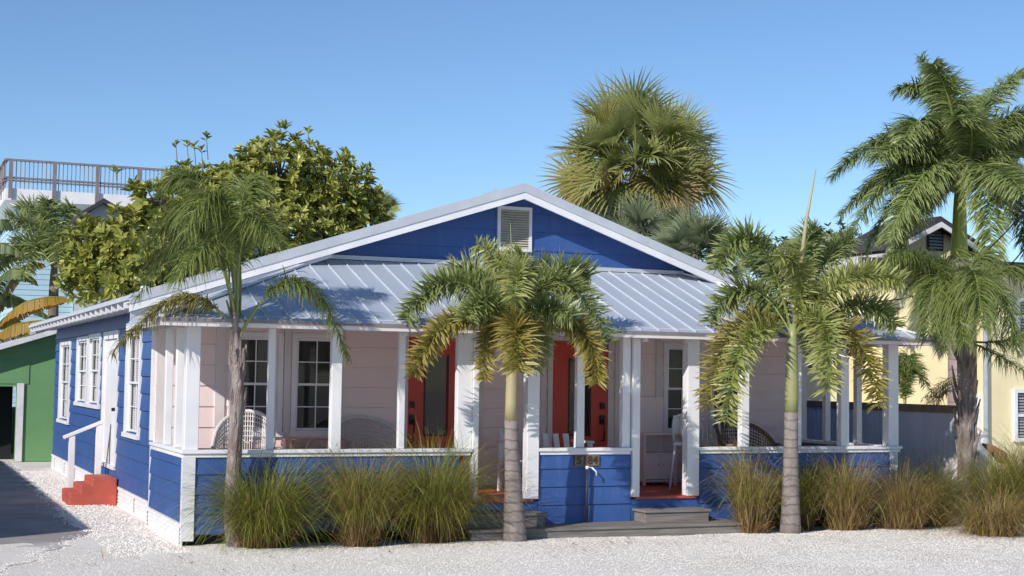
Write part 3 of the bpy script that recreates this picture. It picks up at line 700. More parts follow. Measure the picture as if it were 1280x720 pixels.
# ------------------------------------------------------------------ number plaque, standpipe
q0 = onY(718,569,-.02); q1 = onY(748.5,582,-.02)
pl = thing('house_number_plaque', ((q0.x+q1.x)/2,-.03,q1.z), 'small brown wooden plaque with house number under the porch rail', 'house number')
mb = MB(); mb.box(q0.x,-.04,q1.z,q1.x,-.0125,q0.z); part('board', mb, MT['plaque'], pl, bev=.004)
cu = bpy.data.curves.new('numerals', 'FONT'); cu.body = '5184'; cu.size = .155; cu.extrude = .004; cu.offset = .003; cu.align_x = 'CENTER'; cu.align_y = 'CENTER'; cu.space_character = 1.08
tmp = bpy.data.objects.new('tmp', cu); col.objects.link(tmp); bpy.context.view_layer.update()
me = bpy.data.meshes.new_from_object(tmp.evaluated_get(bpy.context.evaluated_depsgraph_get())); bpy.data.objects.remove(tmp)
me.materials.clear(); me.materials.append(MT['glyph'])
no = bpy.data.objects.new('numerals', me); col.objects.link(no); no.parent = pl; no.rotation_euler = (R(90),0,0); no.location = (0,-.0135,(q0.z-q1.z)/2)
q = onY(733,600,-.06)
sp = thing('standpipe', (q.x,-.08,.16), 'thin dark water pipe standing in front of the middle blue panel', 'pipe')
mb = MB(); mb.tube([(q.x,-.08,.16),(q.x,-.08,.93)], .018, 8); part('pipe', mb, MT['iron'], sp, smooth=True)
mb = MB(); mb.tube([(q.x,-.08,.91),(q.x,-.08,.955)], .024, 8); mb.tube([(q.x+.06,-.10,.935),(q.x+.12,-.12,.88),(q.x+.13,-.12,.82)], .012, 6); mb.tube([(q.x,-.08,.935),(q.x+.06,-.10,.935)], .007, 6); part('tap', mb, MT['pvc'], sp, smooth=True)

# ------------------------------------------------------------------ porch furniture
def shell_chair(name, x, y, w, h, seat, rot, m, label, cat='chair', group=None):
    t = thing(name, (x,y,FL), label, cat, group)
    def Q(u, v, z): c, s_ = math.cos(rot), math.sin(rot); return (x+u*c-v*s_, y+u*s_+v*c, FL+z)
    # curved back + arms as a shell: sweep from front-left round the back to front-right
    def Wp(a, f, fl=1.0):      # point on the curved back: a = angle round the seat, f = 0 at seat, 1 at the rim
        top = seat+.22+(h-seat-.22)*max(0, math.sin(a))**.7
        z = seat-.12+(top-seat+.12)*f; k = (1+.10*f)*fl
        return Q(math.cos(a)*.46*k*w/.9, math.sin(a)*.46*.9/.46*.5*k, z)
    A0, A1 = -.12*math.pi, 1.12*math.pi
    mb = MB()
    for i in range(47):
        a = A0+(A1-A0)*i/46; mb.tube([Wp(a,0), Wp(a,.5), Wp(a,1)], .008, 5)
    for k in range(13):
        if 5 <= k <= 6: continue
        mb.tube([Wp(A0+(A1-A0)*i/24, k/12) for i in range(25)], .0085, 5)
    mb.tube([Wp(A0+(A1-A0)*i/24, .46+.06*(i % 2)) for i in range(25)], .011, 5)
    part('back', mb, m, t, smooth=True)
    mb = MB(); mb.tube([Wp(A0+(A1-A0)*i/24, 1.0, 1.02) for i in range(25)], .030, 8); mb.tube([Wp(A0,1,1.02), Wp(A0,.5,1.0), Wp(A0,0,1.0)], [.030,.024,.02], 8); mb.tube([Wp(A1,1,1.02), Wp(A1,.5,1.0), Wp(A1,0,1.0)], [.030,.024,.02], 8)
    part('rim', mb, m, t, smooth=True)
    mb = MB(); pts = [Q(math.cos(a)*.43*w/.9, math.sin(a)*.40, 0) for a in np.linspace(0, math.pi, 12)]+[Q(-.43*w/.9,-.35,0), Q(.43*w/.9,-.35,0)]
    pts = [(p[0], p[1]) for p in pts]; mb.prism(pts, 'z', FL+seat-.10, FL+seat); part('seat', mb, m, t, bev=.015)
    for u, v in ((.38,-.28),(-.38,-.28),(.33,.28),(-.33,.28)):
        mb = MB(); mb.tube([Q(u*w/.9,v,0),Q(u*w/.9,v,seat-.1)], [.02,.028], 8); part('leg', mb, m, t, smooth=True)
    return t
shell_chair('wicker_chair', 1.02, 1.25, .72, 1.16, .45, -.35, MT['wicker'], 'white wicker barrel chair in sunlight behind the left palm trunk', group=None)
shell_chair('wicker_loveseat', 3.0, 1.8, .92, 1.06, .45, 0, MT['wicker'], 'white wicker seat with arched back left of the first red door', 'chair')
shell_chair('wicker_armchair', 9.15, 1.30, .90, 1.05, .45, .15, MT['brownwick'], 'brown rounded wicker armchair behind the right foxtail trunk', 'chair')
# low table with faded cushions
t = thing('porch_table', (2.05,1.5,FL), 'low white table with a faded pink top beneath the porch windows', 'table')
mb = MB(); mb.box(1.62,1.2,1.12,2.62,1.85,1.15); part('tabletop', mb, MT['white2'], t, bev=.006)
mb = MB(); mb.box(1.68,1.25,1.151,2.56,1.8,1.27); part('cloth', mb, MT['cushion'], t, bev=.03)
for x_, y_ in ((1.66,1.24),(2.58,1.24),(1.66,1.8),(2.58,1.8)):
    mb = MB(); mb.box(x_-.025,y_-.025,FL+.003,x_+.025,y_+.025,1.119); part('leg', mb, MT['white2'], t)
# cabinet
t = thing('porch_cabinet', (7.95,2.2,FL), 'pale pink cabinet with open shelf and two knobbed doors on the porch', 'cabinet')
cx0, cx1, cy0, cy1 = 7.62, 8.22, 1.95, 2.38
mb = MB(); mb.box(cx0,cy0,FL+.06,cx0+.03,cy1,1.30); mb.box(cx1-.03,cy0,FL+.06,cx1,cy1,1.30); mb.box(cx0+.03,cy1-.02,FL+.06,cx1-.03,cy1,1.9); mb.box(cx0+.03,cy0+.02,FL+.06,cx1-.03,cy1-.021,FL+.09)
part('carcass', mb, MT['pinkwall'], t, bev=.004)
mb = MB(); mb.box(cx0-.02,cy0-.02,1.301,cx1+.02,cy1-.021,1.33); part('top', mb, MT['pinkwall'], t, bev=.004)
mb = MB(); mb.box(cx0+.031,cy0+.01,.99,cx1-.031,cy1-.021,1.015); part('shelf', mb, MT['pinkwall'], t)
for a_, b_, k_ in ((cx0+.032,cx0+.297,cx0+.26),(cx0+.303,cx1-.032,cx0+.34)):
    mb = MB(); mb.box(a_,cy0-.0,FL+.10,b_,cy0+.018,.985); d_ = part('cabinet_door', mb, MT['pinkwall'], t, bev=.003)
    mb = MB(); mb.tube([(k_,cy0-.001,.84),(k_,cy0-.02,.84),(k_,cy0-.035,.84)], [.012,.02,.014], 10); part('knob', mb, MT['white2'], d_, smooth=True)
for x_ in (cx0+.02,cx1-.02):
    for y_ in (cy0+.03,cy1-.03):
        mb = MB(); mb.box(x_-.02,y_-.02,FL+.003,x_+.02,y_+.02,FL+.059); part('leg', mb, MT['pinkwall'], t)
# tall bar chair + two slat-back chairs
def slat_chair(x, y, w, seat, h, rot, label, group=None, pad=False):
    t = thing('porch_chair', (x,y,FL), label, 'chair', group)
    def Q(u, v, z): c, s_ = math.cos(rot), math.sin(rot); return (x+u*c-v*s_, y+u*s_+v*c, FL+z)
    m = MT['white']
    mb = MB(); mb.prism([Q(u,v,0)[:2] for u, v in ((-w/2,-.2),(w/2,-.2),(w/2.2,.2),(-w/2.2,.2))], 'z', FL+seat-.04, FL+seat); part('seat', mb, m, t, bev=.01)
    for u in (-1,1):
        mb = MB(); mb.tube([Q(u*w*.62,-.24,0),Q(u*w*.42,-.18,seat-.04)], .017, 7); part('leg', mb, m, t, smooth=True)
        mb = MB(); mb.tube([Q(u*w*.60,.26,0),Q(u*w*.42,.18,seat-.04)], .017, 7); part('leg', mb, m, t, smooth=True)
    mb = MB(); pts = []
    for k in range(13):
        a = math.pi*k/12; pts.append(Q(math.cos(a)*w*.5, .2+.05, h-.18+.18*math.sin(a)**.6))
    mb.tube([Q(w*.46,.19,seat)]+pts+[Q(-w*.46,.19,seat)], .02, 8)
    if pad: mb.prism([(-w*.46,0),(w*.46,0),(w*.46,.3),(0,.36),(-w*.46,.3)], 'y', 0, .03) if False else None
    for k in (-1,0,1):
        u = k*w*.12
        mb.tube([Q(u*.5,.2,seat),Q(u*1.6,.22,(seat+h)/2-.05),Q(u*1.1,.23,(seat+h)/2+.08),Q(u*2.2,.25,h-.03)], [.012,.016,.012,.012], 6)
    if pad:
        n = 8; vs = []
        for i in range(n+1):
            a = math.pi*(.2+.6*i/n); 
            for z in (h-.30,h-.02): vs.append(Q(math.cos(a)*w*.62, .05+math.sin(a)*.24, z))
        mb.add(vs, [(2*i,2*i+1,2*i+3,2*i+2) for i in range(n)])
    part('backrest', mb, m, t, smooth=True); return t
slat_chair(7.92, 1.15, .40, .72, 1.15, -.5, 'white high chair with slim splayed legs right of the pink cabinet', pad=True)
slat_chair(8.52, 1.30, .48, .50, 1.08, 0, 'white porch chair with vase shaped slats nearer the right doorway post', 'slat back chairs on the right of the porch')
slat_chair(9.02, 1.55, .48, .50, 1.08, .1, 'white porch chair with vase shaped slats seen beside the slim right post', 'slat back chairs on the right of the porch')
t = thing('porch_bench', (5.7,1.3,FL), 'white wooden bench with slanting arms behind the middle blue panel', 'bench')
mb = MB()
for k in range(4): mb.box(4.95, .95+k*.13, .93+.0*k, 6.15, 1.07+k*.13, .955)
part('seat', mb, MT['white'], t, bev=.004)
mb = MB(); mb.bar((5.0,1.5,.96),(5.0,1.62,1.42),.05,.03)
for k in range(7): mb.bar((5.05+k*.17,1.49,.96),(5.05+k*.17,1.60,1.34),.09,.02,up=Vector((0,1,0)))
part('backrest', mb, MT['white'], t)
for x_ in (4.93,6.17):
    mb = MB(); mb.box(x_-.05,.9,1.225,x_+.05,1.5,1.26); part('armrest', mb, MT['white'], t, bev=.004)
    for y_ in (.95,1.45): mb = MB(); mb.box(x_-.03,y_-.03,FL+.003,x_+.03,y_+.03,1.224); part('leg', mb, MT['white'], t)

# ------------------------------------------------------------------ palms
def taper_trunk(mb, p0, p1, rads, jit=0, n=14, bend=0):
    p0, p1 = Vector(p0), Vector(p1); k = len(rads)
    mb.tube([p0.lerp(p1, i/(k-1))+Vector((math.sin(i/(k-1)*3.1)*bend, 0, 0)) for i in range(k)], rads, n, jit=jit)
def fpx(root, D, P0, mid, tip, mode, Lf, wf, n, m, seed, r0=.018, start=.14):
    """mid / tip = (px, py, dD): where the rachis passes, dD metres nearer (-) or farther (+) than the stem"""
    T = atD(tip[0], tip[1], D+tip[2]); Mx = atD(mid[0], mid[1], D+mid[2]); P0 = Vector(P0)
    C1 = (Mx-P0*.25-T*.25)*2          # bezier control so that the curve passes Mx at t=.5
    return frond(root, P0, C1, T, mode, Lf, wf, n, [m, MT['rachis']], seed, r0, start)

# middle foxtail palm
b_ = Vector((4.20,-.86,.0)); D = depth(b_)
top = atD(642,398,D); cs = atD(639,522,D); csb = atD(638.5,548,D)
t = thing('foxtail_palm', b_, 'foxtail palm with ringed grey trunk in front of the wooden steps between the red doors', 'palm tree')
mb = MB(); taper_trunk(mb, b_-Vector((0,0,.05)), atD(638.7,524,D), [.165,.155,.145,.133,.122,.113,.105,.100,.096,.092,.088], .02); part('trunk', mb, MT['barkg'], t, smooth=True)
mb = MB(); taper_trunk(mb, atD(638.7,525,D), top, [.088,.082,.080,.076,.070,.062,.045]); part('crownshaft', mb, MT['shaft'], t, smooth=True)
c0 = atD(641,415,D); G, Y, LT = MT['fox'], MT['foxyel'], MT['foxpale']
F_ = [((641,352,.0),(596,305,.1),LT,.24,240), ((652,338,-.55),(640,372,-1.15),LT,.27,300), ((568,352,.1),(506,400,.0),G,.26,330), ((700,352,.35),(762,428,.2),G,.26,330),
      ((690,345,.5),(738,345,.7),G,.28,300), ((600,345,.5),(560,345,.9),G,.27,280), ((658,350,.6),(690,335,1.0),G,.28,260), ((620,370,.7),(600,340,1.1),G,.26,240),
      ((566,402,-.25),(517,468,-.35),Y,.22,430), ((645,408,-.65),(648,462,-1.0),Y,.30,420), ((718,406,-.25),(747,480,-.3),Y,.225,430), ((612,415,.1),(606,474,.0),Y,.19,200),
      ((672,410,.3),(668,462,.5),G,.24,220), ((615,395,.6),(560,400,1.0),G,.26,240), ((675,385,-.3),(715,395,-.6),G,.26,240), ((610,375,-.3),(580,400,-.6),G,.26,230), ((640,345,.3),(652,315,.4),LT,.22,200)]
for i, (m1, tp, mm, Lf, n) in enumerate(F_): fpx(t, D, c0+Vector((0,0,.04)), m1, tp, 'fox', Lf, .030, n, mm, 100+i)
mb = MB(); mb.tube([atD(642,400,D), atD(641,350,D-.1), atD(638,278,D-.1)], [.02,.016,.004], 6); part('spear_leaf', mb, MT['rachis'], t)

# right foxtail palm
b_ = Vector((8.49,-.86,0)); D = depth(b_)
t = thing('foxtail_palm', b_, 'taller foxtail palm with green crownshaft and a spear leaf before the right porch wall', 'palm tree')
mb = MB(); taper_trunk(mb, b_-Vector((0,0,.05)), atD(989,515,D), [.160,.145,.135,.125,.118,.112,.106,.102,.100,.098], .02); part('trunk', mb, MT['barkg'], t, smooth=True)
mb = MB(); taper_trunk(mb, atD(989,516,D), atD(991,405,D), [.098,.10,.098,.090,.082,.070,.05]); part('crownshaft', mb, MT['shaftg'], t, smooth=True)
c0 = atD(991,422,D)
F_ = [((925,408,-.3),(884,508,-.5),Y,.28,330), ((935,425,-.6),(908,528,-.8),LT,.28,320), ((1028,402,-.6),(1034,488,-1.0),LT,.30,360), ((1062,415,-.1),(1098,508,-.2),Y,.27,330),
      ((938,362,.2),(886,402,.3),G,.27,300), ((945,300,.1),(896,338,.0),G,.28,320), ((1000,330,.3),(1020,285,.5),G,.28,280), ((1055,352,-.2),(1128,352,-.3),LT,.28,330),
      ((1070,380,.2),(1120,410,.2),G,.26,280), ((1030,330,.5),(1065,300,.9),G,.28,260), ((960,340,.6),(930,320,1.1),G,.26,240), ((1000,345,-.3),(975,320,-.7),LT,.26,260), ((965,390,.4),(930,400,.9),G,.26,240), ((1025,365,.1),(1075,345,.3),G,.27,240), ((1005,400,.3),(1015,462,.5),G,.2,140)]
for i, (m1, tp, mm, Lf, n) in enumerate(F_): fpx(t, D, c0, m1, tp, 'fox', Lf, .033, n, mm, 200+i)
mb = MB(); mb.tube([atD(992,412,D), atD(999,345,D), atD(1008,275,D-.05), atD(1020,211,D-.1)], [.03,.036,.026,.006], 7); part('spear_leaf', mb, MT['straw'] if False else MT['shaft'], t, smooth=True)

# left queen palm
b_ = Vector((.66,-.25,0)); D = depth(b_)
t = thing('queen_palm', b_, 'slender palm with shaggy grey trunk and wispy fronds at the left porch corner', 'palm tree')
pts = [b_-Vector((0,0,.05)), atD(291,640,D), atD(292,590,D), atD(295,540,D), atD(297,490,D), atD(297,450,D), atD(297,410,D)]
mb = MB(); mb.tube(pts, [.145,.125,.10,.088,.078,.068,.04], 12, jit=.08)
g = random.Random(5)
for i in range(26):      # old leaf bases
    k = g.uniform(0,1); p = pts[3].lerp(pts[5], k); a = g.uniform(0,6.28); o_ = Vector((math.cos(a),math.sin(a),0))
    mb.tube([p+o_*.045, p+o_*.09+Vector((0,0,.12)), p+o_*(.085+g.uniform(0,.05))+Vector((0,0,.22+g.uniform(0,.12)))], [.03,.026,.010], 5)
part('trunk', mb, MT['barkq'], t)
c0 = atD(297,425,D); Q_, QY = MT['queen'], MT['queenyel']
F_ = [((232,372,-.2),(140,442,-.3),QY,.44,480,1), ((372,352,-.2),(436,452,-.3),Q_,.44,500,1), ((262,262,.1),(176,318,.2),Q_,.62,420,0), ((300,270,.0),(322,226,.2),Q_,.55,380,0),
      ((278,258,-.3),(232,290,-.7),Q_,.62,420,0), ((250,290,.3),(172,372,.4),Q_,.55,340,0), ((306,290,-.3),(345,300,-.8),Q_,.55,340,0), ((296,300,.5),(262,262,.9),Q_,.55,320,0), ((290,315,.4),(336,290,.8),Q_,.5,260,0), ((270,320,-.4),(220,352,-.9),Q_,.55,300,0), ((252,240,.1),(205,240,.3),Q_,.5,300,0)]
for i, (m1, tp, mm, Lf, n, lo_) in enumerate(F_): fpx(t, D, c0, m1, tp, 'hang', Lf, .018, int(n*1.3), mm, 300+i, r0=.022, start=.22 if lo_ else .34)
mb = MB(); mb.tube([atD(297,430,D), atD(292,405,D-.05), atD(283,375,D-.05)], [.05,.03,.01], 6); mb.tube([atD(297,430,D), atD(294,400,D-.08), atD(290,372,D-.1)], [.04,.03,.006], 6); part('leaf_base', mb, MT['barkq'], t)

# far right queen palm (drooping) with shaggy stem
b_ = onZ(1209,652,0); D = depth(b_)
t = thing('queen_palm', b_, 'drooping palm with brown shaggy trunk at the end of the fence', 'palm tree')
pts = [b_-Vector((0,0,.05)), atD(1208,600,D), atD(1207,540,D), atD(1206,480,D), atD(1203,430,D), atD(1200,390,D)]
mb = MB(); mb.tube(pts, [.15,.135,.125,.12,.10,.05], 12, jit=.1)
for i in range(34):
    k = g.uniform(0,1)*3.2+1; p = pts[int(k)].lerp(pts[int(k)+1], k % 1); a = g.uniform(0,6.28); o_ = Vector((math.cos(a),math.sin(a),0))
    mb.tube([p+o_*.08, p+o_*.15+Vector((0,0,.15)), p+o_*(.15+g.uniform(0,.1))+Vector((0,0,.3+g.uniform(0,.2)))], [.04,.03,.01], 5)
part('trunk', mb, MT['barkq'], t)
c0 = atD(1203,425,D)
F_ = [((1150,325,-.2),(1082,372,-.3),Q_,.55,360,.35), ((1165,335,-.4),(1110,320,-.9),Q_,.5,330,.35), ((1175,345,-.6),(1160,420,-1.2),Q_,.7,420,.35), ((1195,350,-.8),(1205,430,-1.4),Q_,.7,420,.35),
      ((1225,350,-.3),(1245,420,-.5),Q_,.6,360,.35), ((1258,425,-.4),(1310,400,-.8),Q_,.45,260,.25), ((1240,440,-.5),(1290,470,-1.0),Q_,.4,200,.25), ((1190,340,.4),(1150,340,.9),Q_,.5,260,.35), ((1215,330,.4),(1250,330,.9),Q_,.5,240,.35), ((1180,330,.0),(1135,365,.1),Q_,.6,340,.35), ((1185,380,-.9),(1180,440,-1.3),Q_,.45,260,.3), ((1140,345,.3),(1060,345,.5),Q_,.5,300,.3), ((1240,360,-.7),(1270,440,-1.2),Q_,.6,340,.35), ((1215,340,-1.0),(1228,410,-1.7),Q_,.65,360,.35), ((1250,340,.2),(1300,370,.3),Q_,.55,300,.35)]
for i, (m1, tp, mm, Lf, n, s_) in enumerate(F_): fpx(t, D, c0, m1, tp, 'hang', Lf*1.05, .018, int(n*1.15), mm, 400+i, r0=.022, start=s_)

# royal palm
D = 30.5; b_ = atD(1201,560,D); b_.z = 0
t = thing('royal_palm', b_, 'tall royal palm with bright green crownshaft rising above the cream house', 'palm tree')
mb = MB(); taper_trunk(mb, b_-Vector((0,0,.05)), atD(1199,322,D), [.24,.25,.26,.26,.25,.24,.23,.215,.20], .01, 18); part('trunk', mb, MT['barkr'], t, smooth=True)
mb = MB(); taper_trunk(mb, atD(1199,323,D), atD(1200,232,D), [.195,.17,.155,.145,.135,.12,.09], 0, 18); part('crownshaft', mb, MT['shaftr'], t, smooth=True)
c0 = atD(1200,242,D); RM = MT['royal']
F_ = [((1185,130,.0),(1122,112,-.1),.62), ((1182,150,.3),(1150,72,.5),.55), ((1190,140,-.4),(1165,80,-1.0),.55), ((1228,140,.2),(1285,88,.4),.6), ((1238,165,-.2),(1305,135,-.3),.62), ((1120,178,-.1),(1040,222,-.1),.66),
      ((1140,205,-.5),(1058,300,-.8),.7), ((1150,195,.5),(1080,240,1.1),.62), ((1165,210,-1.0),(1110,300,-1.9),.66), ((1245,195,-.5),(1300,260,-.9),.66), ((1228,212,-1.1),(1240,345,-1.8),.66), ((1255,180,.6),(1310,190,1.2),.62),
      ((1215,170,-.8),(1195,150,-1.6),.55), ((1160,160,-.6),(1130,175,-1.3),.6), ((1250,225,.3),(1292,330,.5),.62), ((1165,240,.4),(1120,330,.6),.6), ((1205,165,.6),(1225,120,1.2),.5), ((1140,232,-.2),(1082,318,-.3),.6), ((1150,250,-.7),(1112,335,-1.0),.55), ((1128,215,.1),(1050,270,.1),.6)]
for i, (m1, tp, Lf) in enumerate(F_): fpx(t, D, c0, m1, tp, 'feather', Lf*1.2, .032, 360, RM, 500+i, r0=.04, start=.16)
for i in range(6):
    az = R(60*i+13); el = R((55,20,70,35,10,62,28,5,45)[i]); d_ = Vector((math.cos(az)*math.cos(el), math.sin(az)*math.cos(el), math.sin(el)))
    h_ = Vector((math.cos(az), math.sin(az), 0)); ln = 2.7
    frond(t, c0, c0+d_*ln*.62+Vector((0,0,.35)), c0+d_*ln*.75+h_*ln*.35-Vector((0,0,.7)), 'feather', .75, .032, 330, [RM, MT['rachis']], 560+i, .04, .16)

# sabal palms
def sabal(cx, cy, D, Rr, nf, trunk_r, label, mg, my, md, seed, group=None, squash=1.0, nlow=14, ground=0, name='cabbage_palm'):
    g = random.Random(seed); c = atD(cx, cy, D); base = Vector((c.x, c.y, 0))
    t = thing(name, base, label, 'palm tree', group)
    mb = MB(); n = 14; pts = [base.lerp(c, i/(n-1)) for i in range(n)]; mb.tube(pts, [trunk_r]*(n-1)+[trunk_r*.6], 12, jit=.1); part('trunk', mb, MT['barkt'], t)
    mb = MB(); mb.useattr = True; dead = MB(); dead.useattr = True
    for i in range(nf):
        k = (i+.5)/nf; el = math.asin(max(-1,1-1.5*k+g.uniform(-.1,.1)) if abs(1-1.5*k) < .9 else 1-1.5*k); az = g.uniform(0,6.283)
        d = Vector((math.cos(az)*math.cos(el), math.sin(az)*math.cos(el), math.sin(el)*squash))
        pl_ = Rr*g.uniform(.28,.66); h = c+d*pl_-Vector((0,0,.08*Rr*(1-d.z)))
        mb.cm = 1 if (d.z < -.1 and g.random() < .6) or g.random() < .06 else 0
        if d.z < -.35 and g.random() < .5: mb.cm = 2
        fd = (d+Vector((0,0,-.12-(.45 if d.z < 0 else 0)))).normalized()
        fan(mb, h, fd, Rr*g.uniform(.44,.60), g, 30, g.uniform(.25,.6), .040*Rr/2.0+.016, spread=g.uniform(1.5,2.2), fold=g.uniform(.2,.7))
        mb.tube([c, c+(h-c)*.5+Vector((0,0,.05)), h], [.025,.018,.012], 4, r=.6)
    for i in range(nlow):
        az = g.uniform(0,6.28); d = Vector((math.cos(az)*.5, math.sin(az)*.5, -.75)); h = c+d*Rr*g.uniform(.3,.6); mb.cm = 2
        fan(mb, h, (d+Vector((0,0,-.6))), Rr*.42, g, 20, .9, .04)
    part('crown', mb, [mg, my, md], t); return t
sabal(795, 204, 36, 2.3, 92, .2, 'tall fan palm with a round yellow green crown rising behind the cottage ridge', MT['sabal'], MT['sabaly'], MT['sabald'], 11, nlow=16, squash=.92)
PG = MT['palmetto']
sabal(812, 310, 33, 1.35, 50, .15, 'low grey green fan palm directly under the tall fan palm', PG, PG, PG, 12, nlow=0)
sabal(868, 318, 31, 1.25, 48, .15, 'low grey green fan palm at the right edge of the roof', PG, PG, PG, 13, nlow=0)
sabal(768, 306, 35, 1.25, 40, .15, 'low grey green fan palm partly hidden by the right roof slope', PG, PG, PG, 14, nlow=0)
sabal(614, 262, 40, .62, 22, .1, 'small fan palm tip peeking over the roof left of the ridge', MT['sabal'], MT['sabal'], MT['sabal'], 15, nlow=0)
sabal(470, 262, 41, .75, 24, .1, 'small dark fan palm tip at the right side of the broad leaved tree', MT['sabal'], MT['sabal'], MT['sabal'], 16, nlow=0)

# ------------------------------------------------------------------ broad leaved trees
def leafy(name, label, base, lobes, m, seed, lsize=.205, trunk_r=.16, dens=1.0, sprigs=(), rosette=8):
    """lobes: (centre, (rx,ry,rz), count)"""
    g = random.Random(seed); t = thing(name, base, label, 'tree'); base = Vector(base)
    tb = MB(); allc = sum((Vector(l[0]) for l in lobes), Vector())/len(lobes)
    fork = base.lerp(Vector((allc.x, allc.y, allc.z*.5)), .9)
    tb.tube([base-Vector((0,0,.1)), base.lerp(fork,.5)+Vector((.08,0,0)), fork], [trunk_r*1.25,trunk_r,trunk_r*.8], 10, jit=.06); part('trunk', tb, MT['barkt'], t)
    br = MB(); mb = MB(); mb.useattr = True
    def ros(p, out, sc=1):
        n = g.randint(rosette-2, rosette+2); r0_ = g.random()
        for k in range(n):
            a = 2*math.pi*k/n+g.uniform(-.3,.3)
            side = out.cross(Vector((.3,.2,.9))).normalized(); up_ = side.cross(out).normalized()
            d = (side*math.cos(a)+up_*math.sin(a))*g.uniform(.6,1)+out*g.uniform(.25,.9)
            d.normalize(); Ls = lsize*sc*g.uniform(.65,1.15); w_ = Ls*g.uniform(.38,.5)
            wd = d.cross(out)
            if wd.length < .1: continue
            wd.normalize(); nn = wd.cross(d).normalized()
            b0 = p+out*g.uniform(-.06,.06)
            vs = [b0, b0+d*Ls*.35+wd*w_*.42+nn*.02, b0+d*Ls*.38-nn*.012, b0+d*Ls*.35-wd*w_*.42+nn*.02, b0+d*Ls*.72+wd*w_*.40+nn*.02-Vector((0,0,.01)), b0+d*Ls*.74-nn*.01, b0+d*Ls*.72-wd*w_*.40+nn*.02-Vector((0,0,.01)), b0+d*Ls-Vector((0,0,.05*Ls))]
            rr = min(1, max(0, r0_*.55+g.random()*.45))
            mb.add(vs, [(0,1,2),(0,2,3),(1,4,5,2),(2,5,6,3),(4,7,5),(5,7,6)], rr, [0,.1,.1,.1,.3,.3,.3,.6])
    for c, rad, cnt in lobes:
        c = Vector(c); br.tube([fork, fork.lerp(c,.5)+Vector((0,0,.15)), c], [trunk_r*.5,trunk_r*.3,trunk_r*.15], 6)
        for i in range(int(cnt*dens)):
            d = Vector((g.gauss(0,1), g.gauss(0,1), g.gauss(0,1))).normalized()
            f = g.uniform(.42,1.0)**.5; f *= 1+.42*noise.noise(d*2.6+c)+.12*noise.noise(d*7+c)
            p = c+Vector((d.x*rad[0], d.y*rad[1], d.z*rad[2]))*f
            out = (Vector((d.x/rad[0], d.y/rad[1], d.z/rad[2])).normalized()+Vector((0,0,.55))).normalized()
            ros(p, out)
            if i % 9 == 0: br.tube([c+(p-c)*.15, c+(p-c)*.6+Vector((0,0,-.05)), p], [.03,.018,.008], 4)
    for a, b in sprigs:
        br.tube([a, b], [.012,.007], 4); ros(Vector(b), Vector((0,0,1)), .8)
    part('branches', br, MT['barkt'], t); part('foliage', mb, m, t); return t
def lob(px, py, D, rx, rz_, n, ry=None): return (atD(px, py, D), (rx, ry or rx, rz_), n)
D = 32
lobes = [lob(350,222,D,1.15,.92,300), lob(405,242,D+.5,1.12,.92,300), lob(305,250,D-.3,.95,.82,220), lob(440,280,D+.5,.75,.85,170), lob(262,244,D,.62,.55,90), lob(240,226,D,.5,.38,55), lob(330,290,D-.8,1.3,1.0,260), lob(395,305,D-.5,1.1,.8,200), lob(250,290,D-.5,1.0,.9,190)]
sp_ = [(atD(x+2,y+28,D), atD(x,y,D)) for x, y in ((258,172),(243,184),(220,182),(234,181),(252,190),(350,158),(385,165))]
bb = atD(350,470,D); bb.z = 0
leafy('broadleaf_tree', 'large round tree with big glossy yellow green leaves behind the left roof slope', bb, lobes, MT['broad'], 21, sprigs=sp_)
D = 29.5
lobes = [lob(200,256,D,.6,.5,100), lob(172,306,D,.9,.68,170), lob(125,310,D+.3,.7,.6,130), lob(205,330,D,.9,.6,140), lob(110,345,D,.5,.5,80), lob(150,350,D-.2,.8,.45,120)]
bb = atD(150,470,D); bb.z = 0
leafy('broadleaf_tree', 'lower broad leaved tree between the blue neighbour house and the cottage roof', bb, lobes, MT['broad'], 22, lsize=.22, sprigs=[(atD(147,238,D), atD(145,215,D))])
D = 38
lobes = [lob(1045,318,D,.9,.7,240), lob(1015,330,D,.7,.6,160), lob(965,322,D,.7,.5,140), lob(1080,330,D,.6,.6,120)]
bb = atD(1030,470,D); bb.z = 0
leafy('shade_tree', 'dark green small leaved tree between the cottage roof and the cream house', bb, lobes, MT['broad2'], 23, lsize=.15)

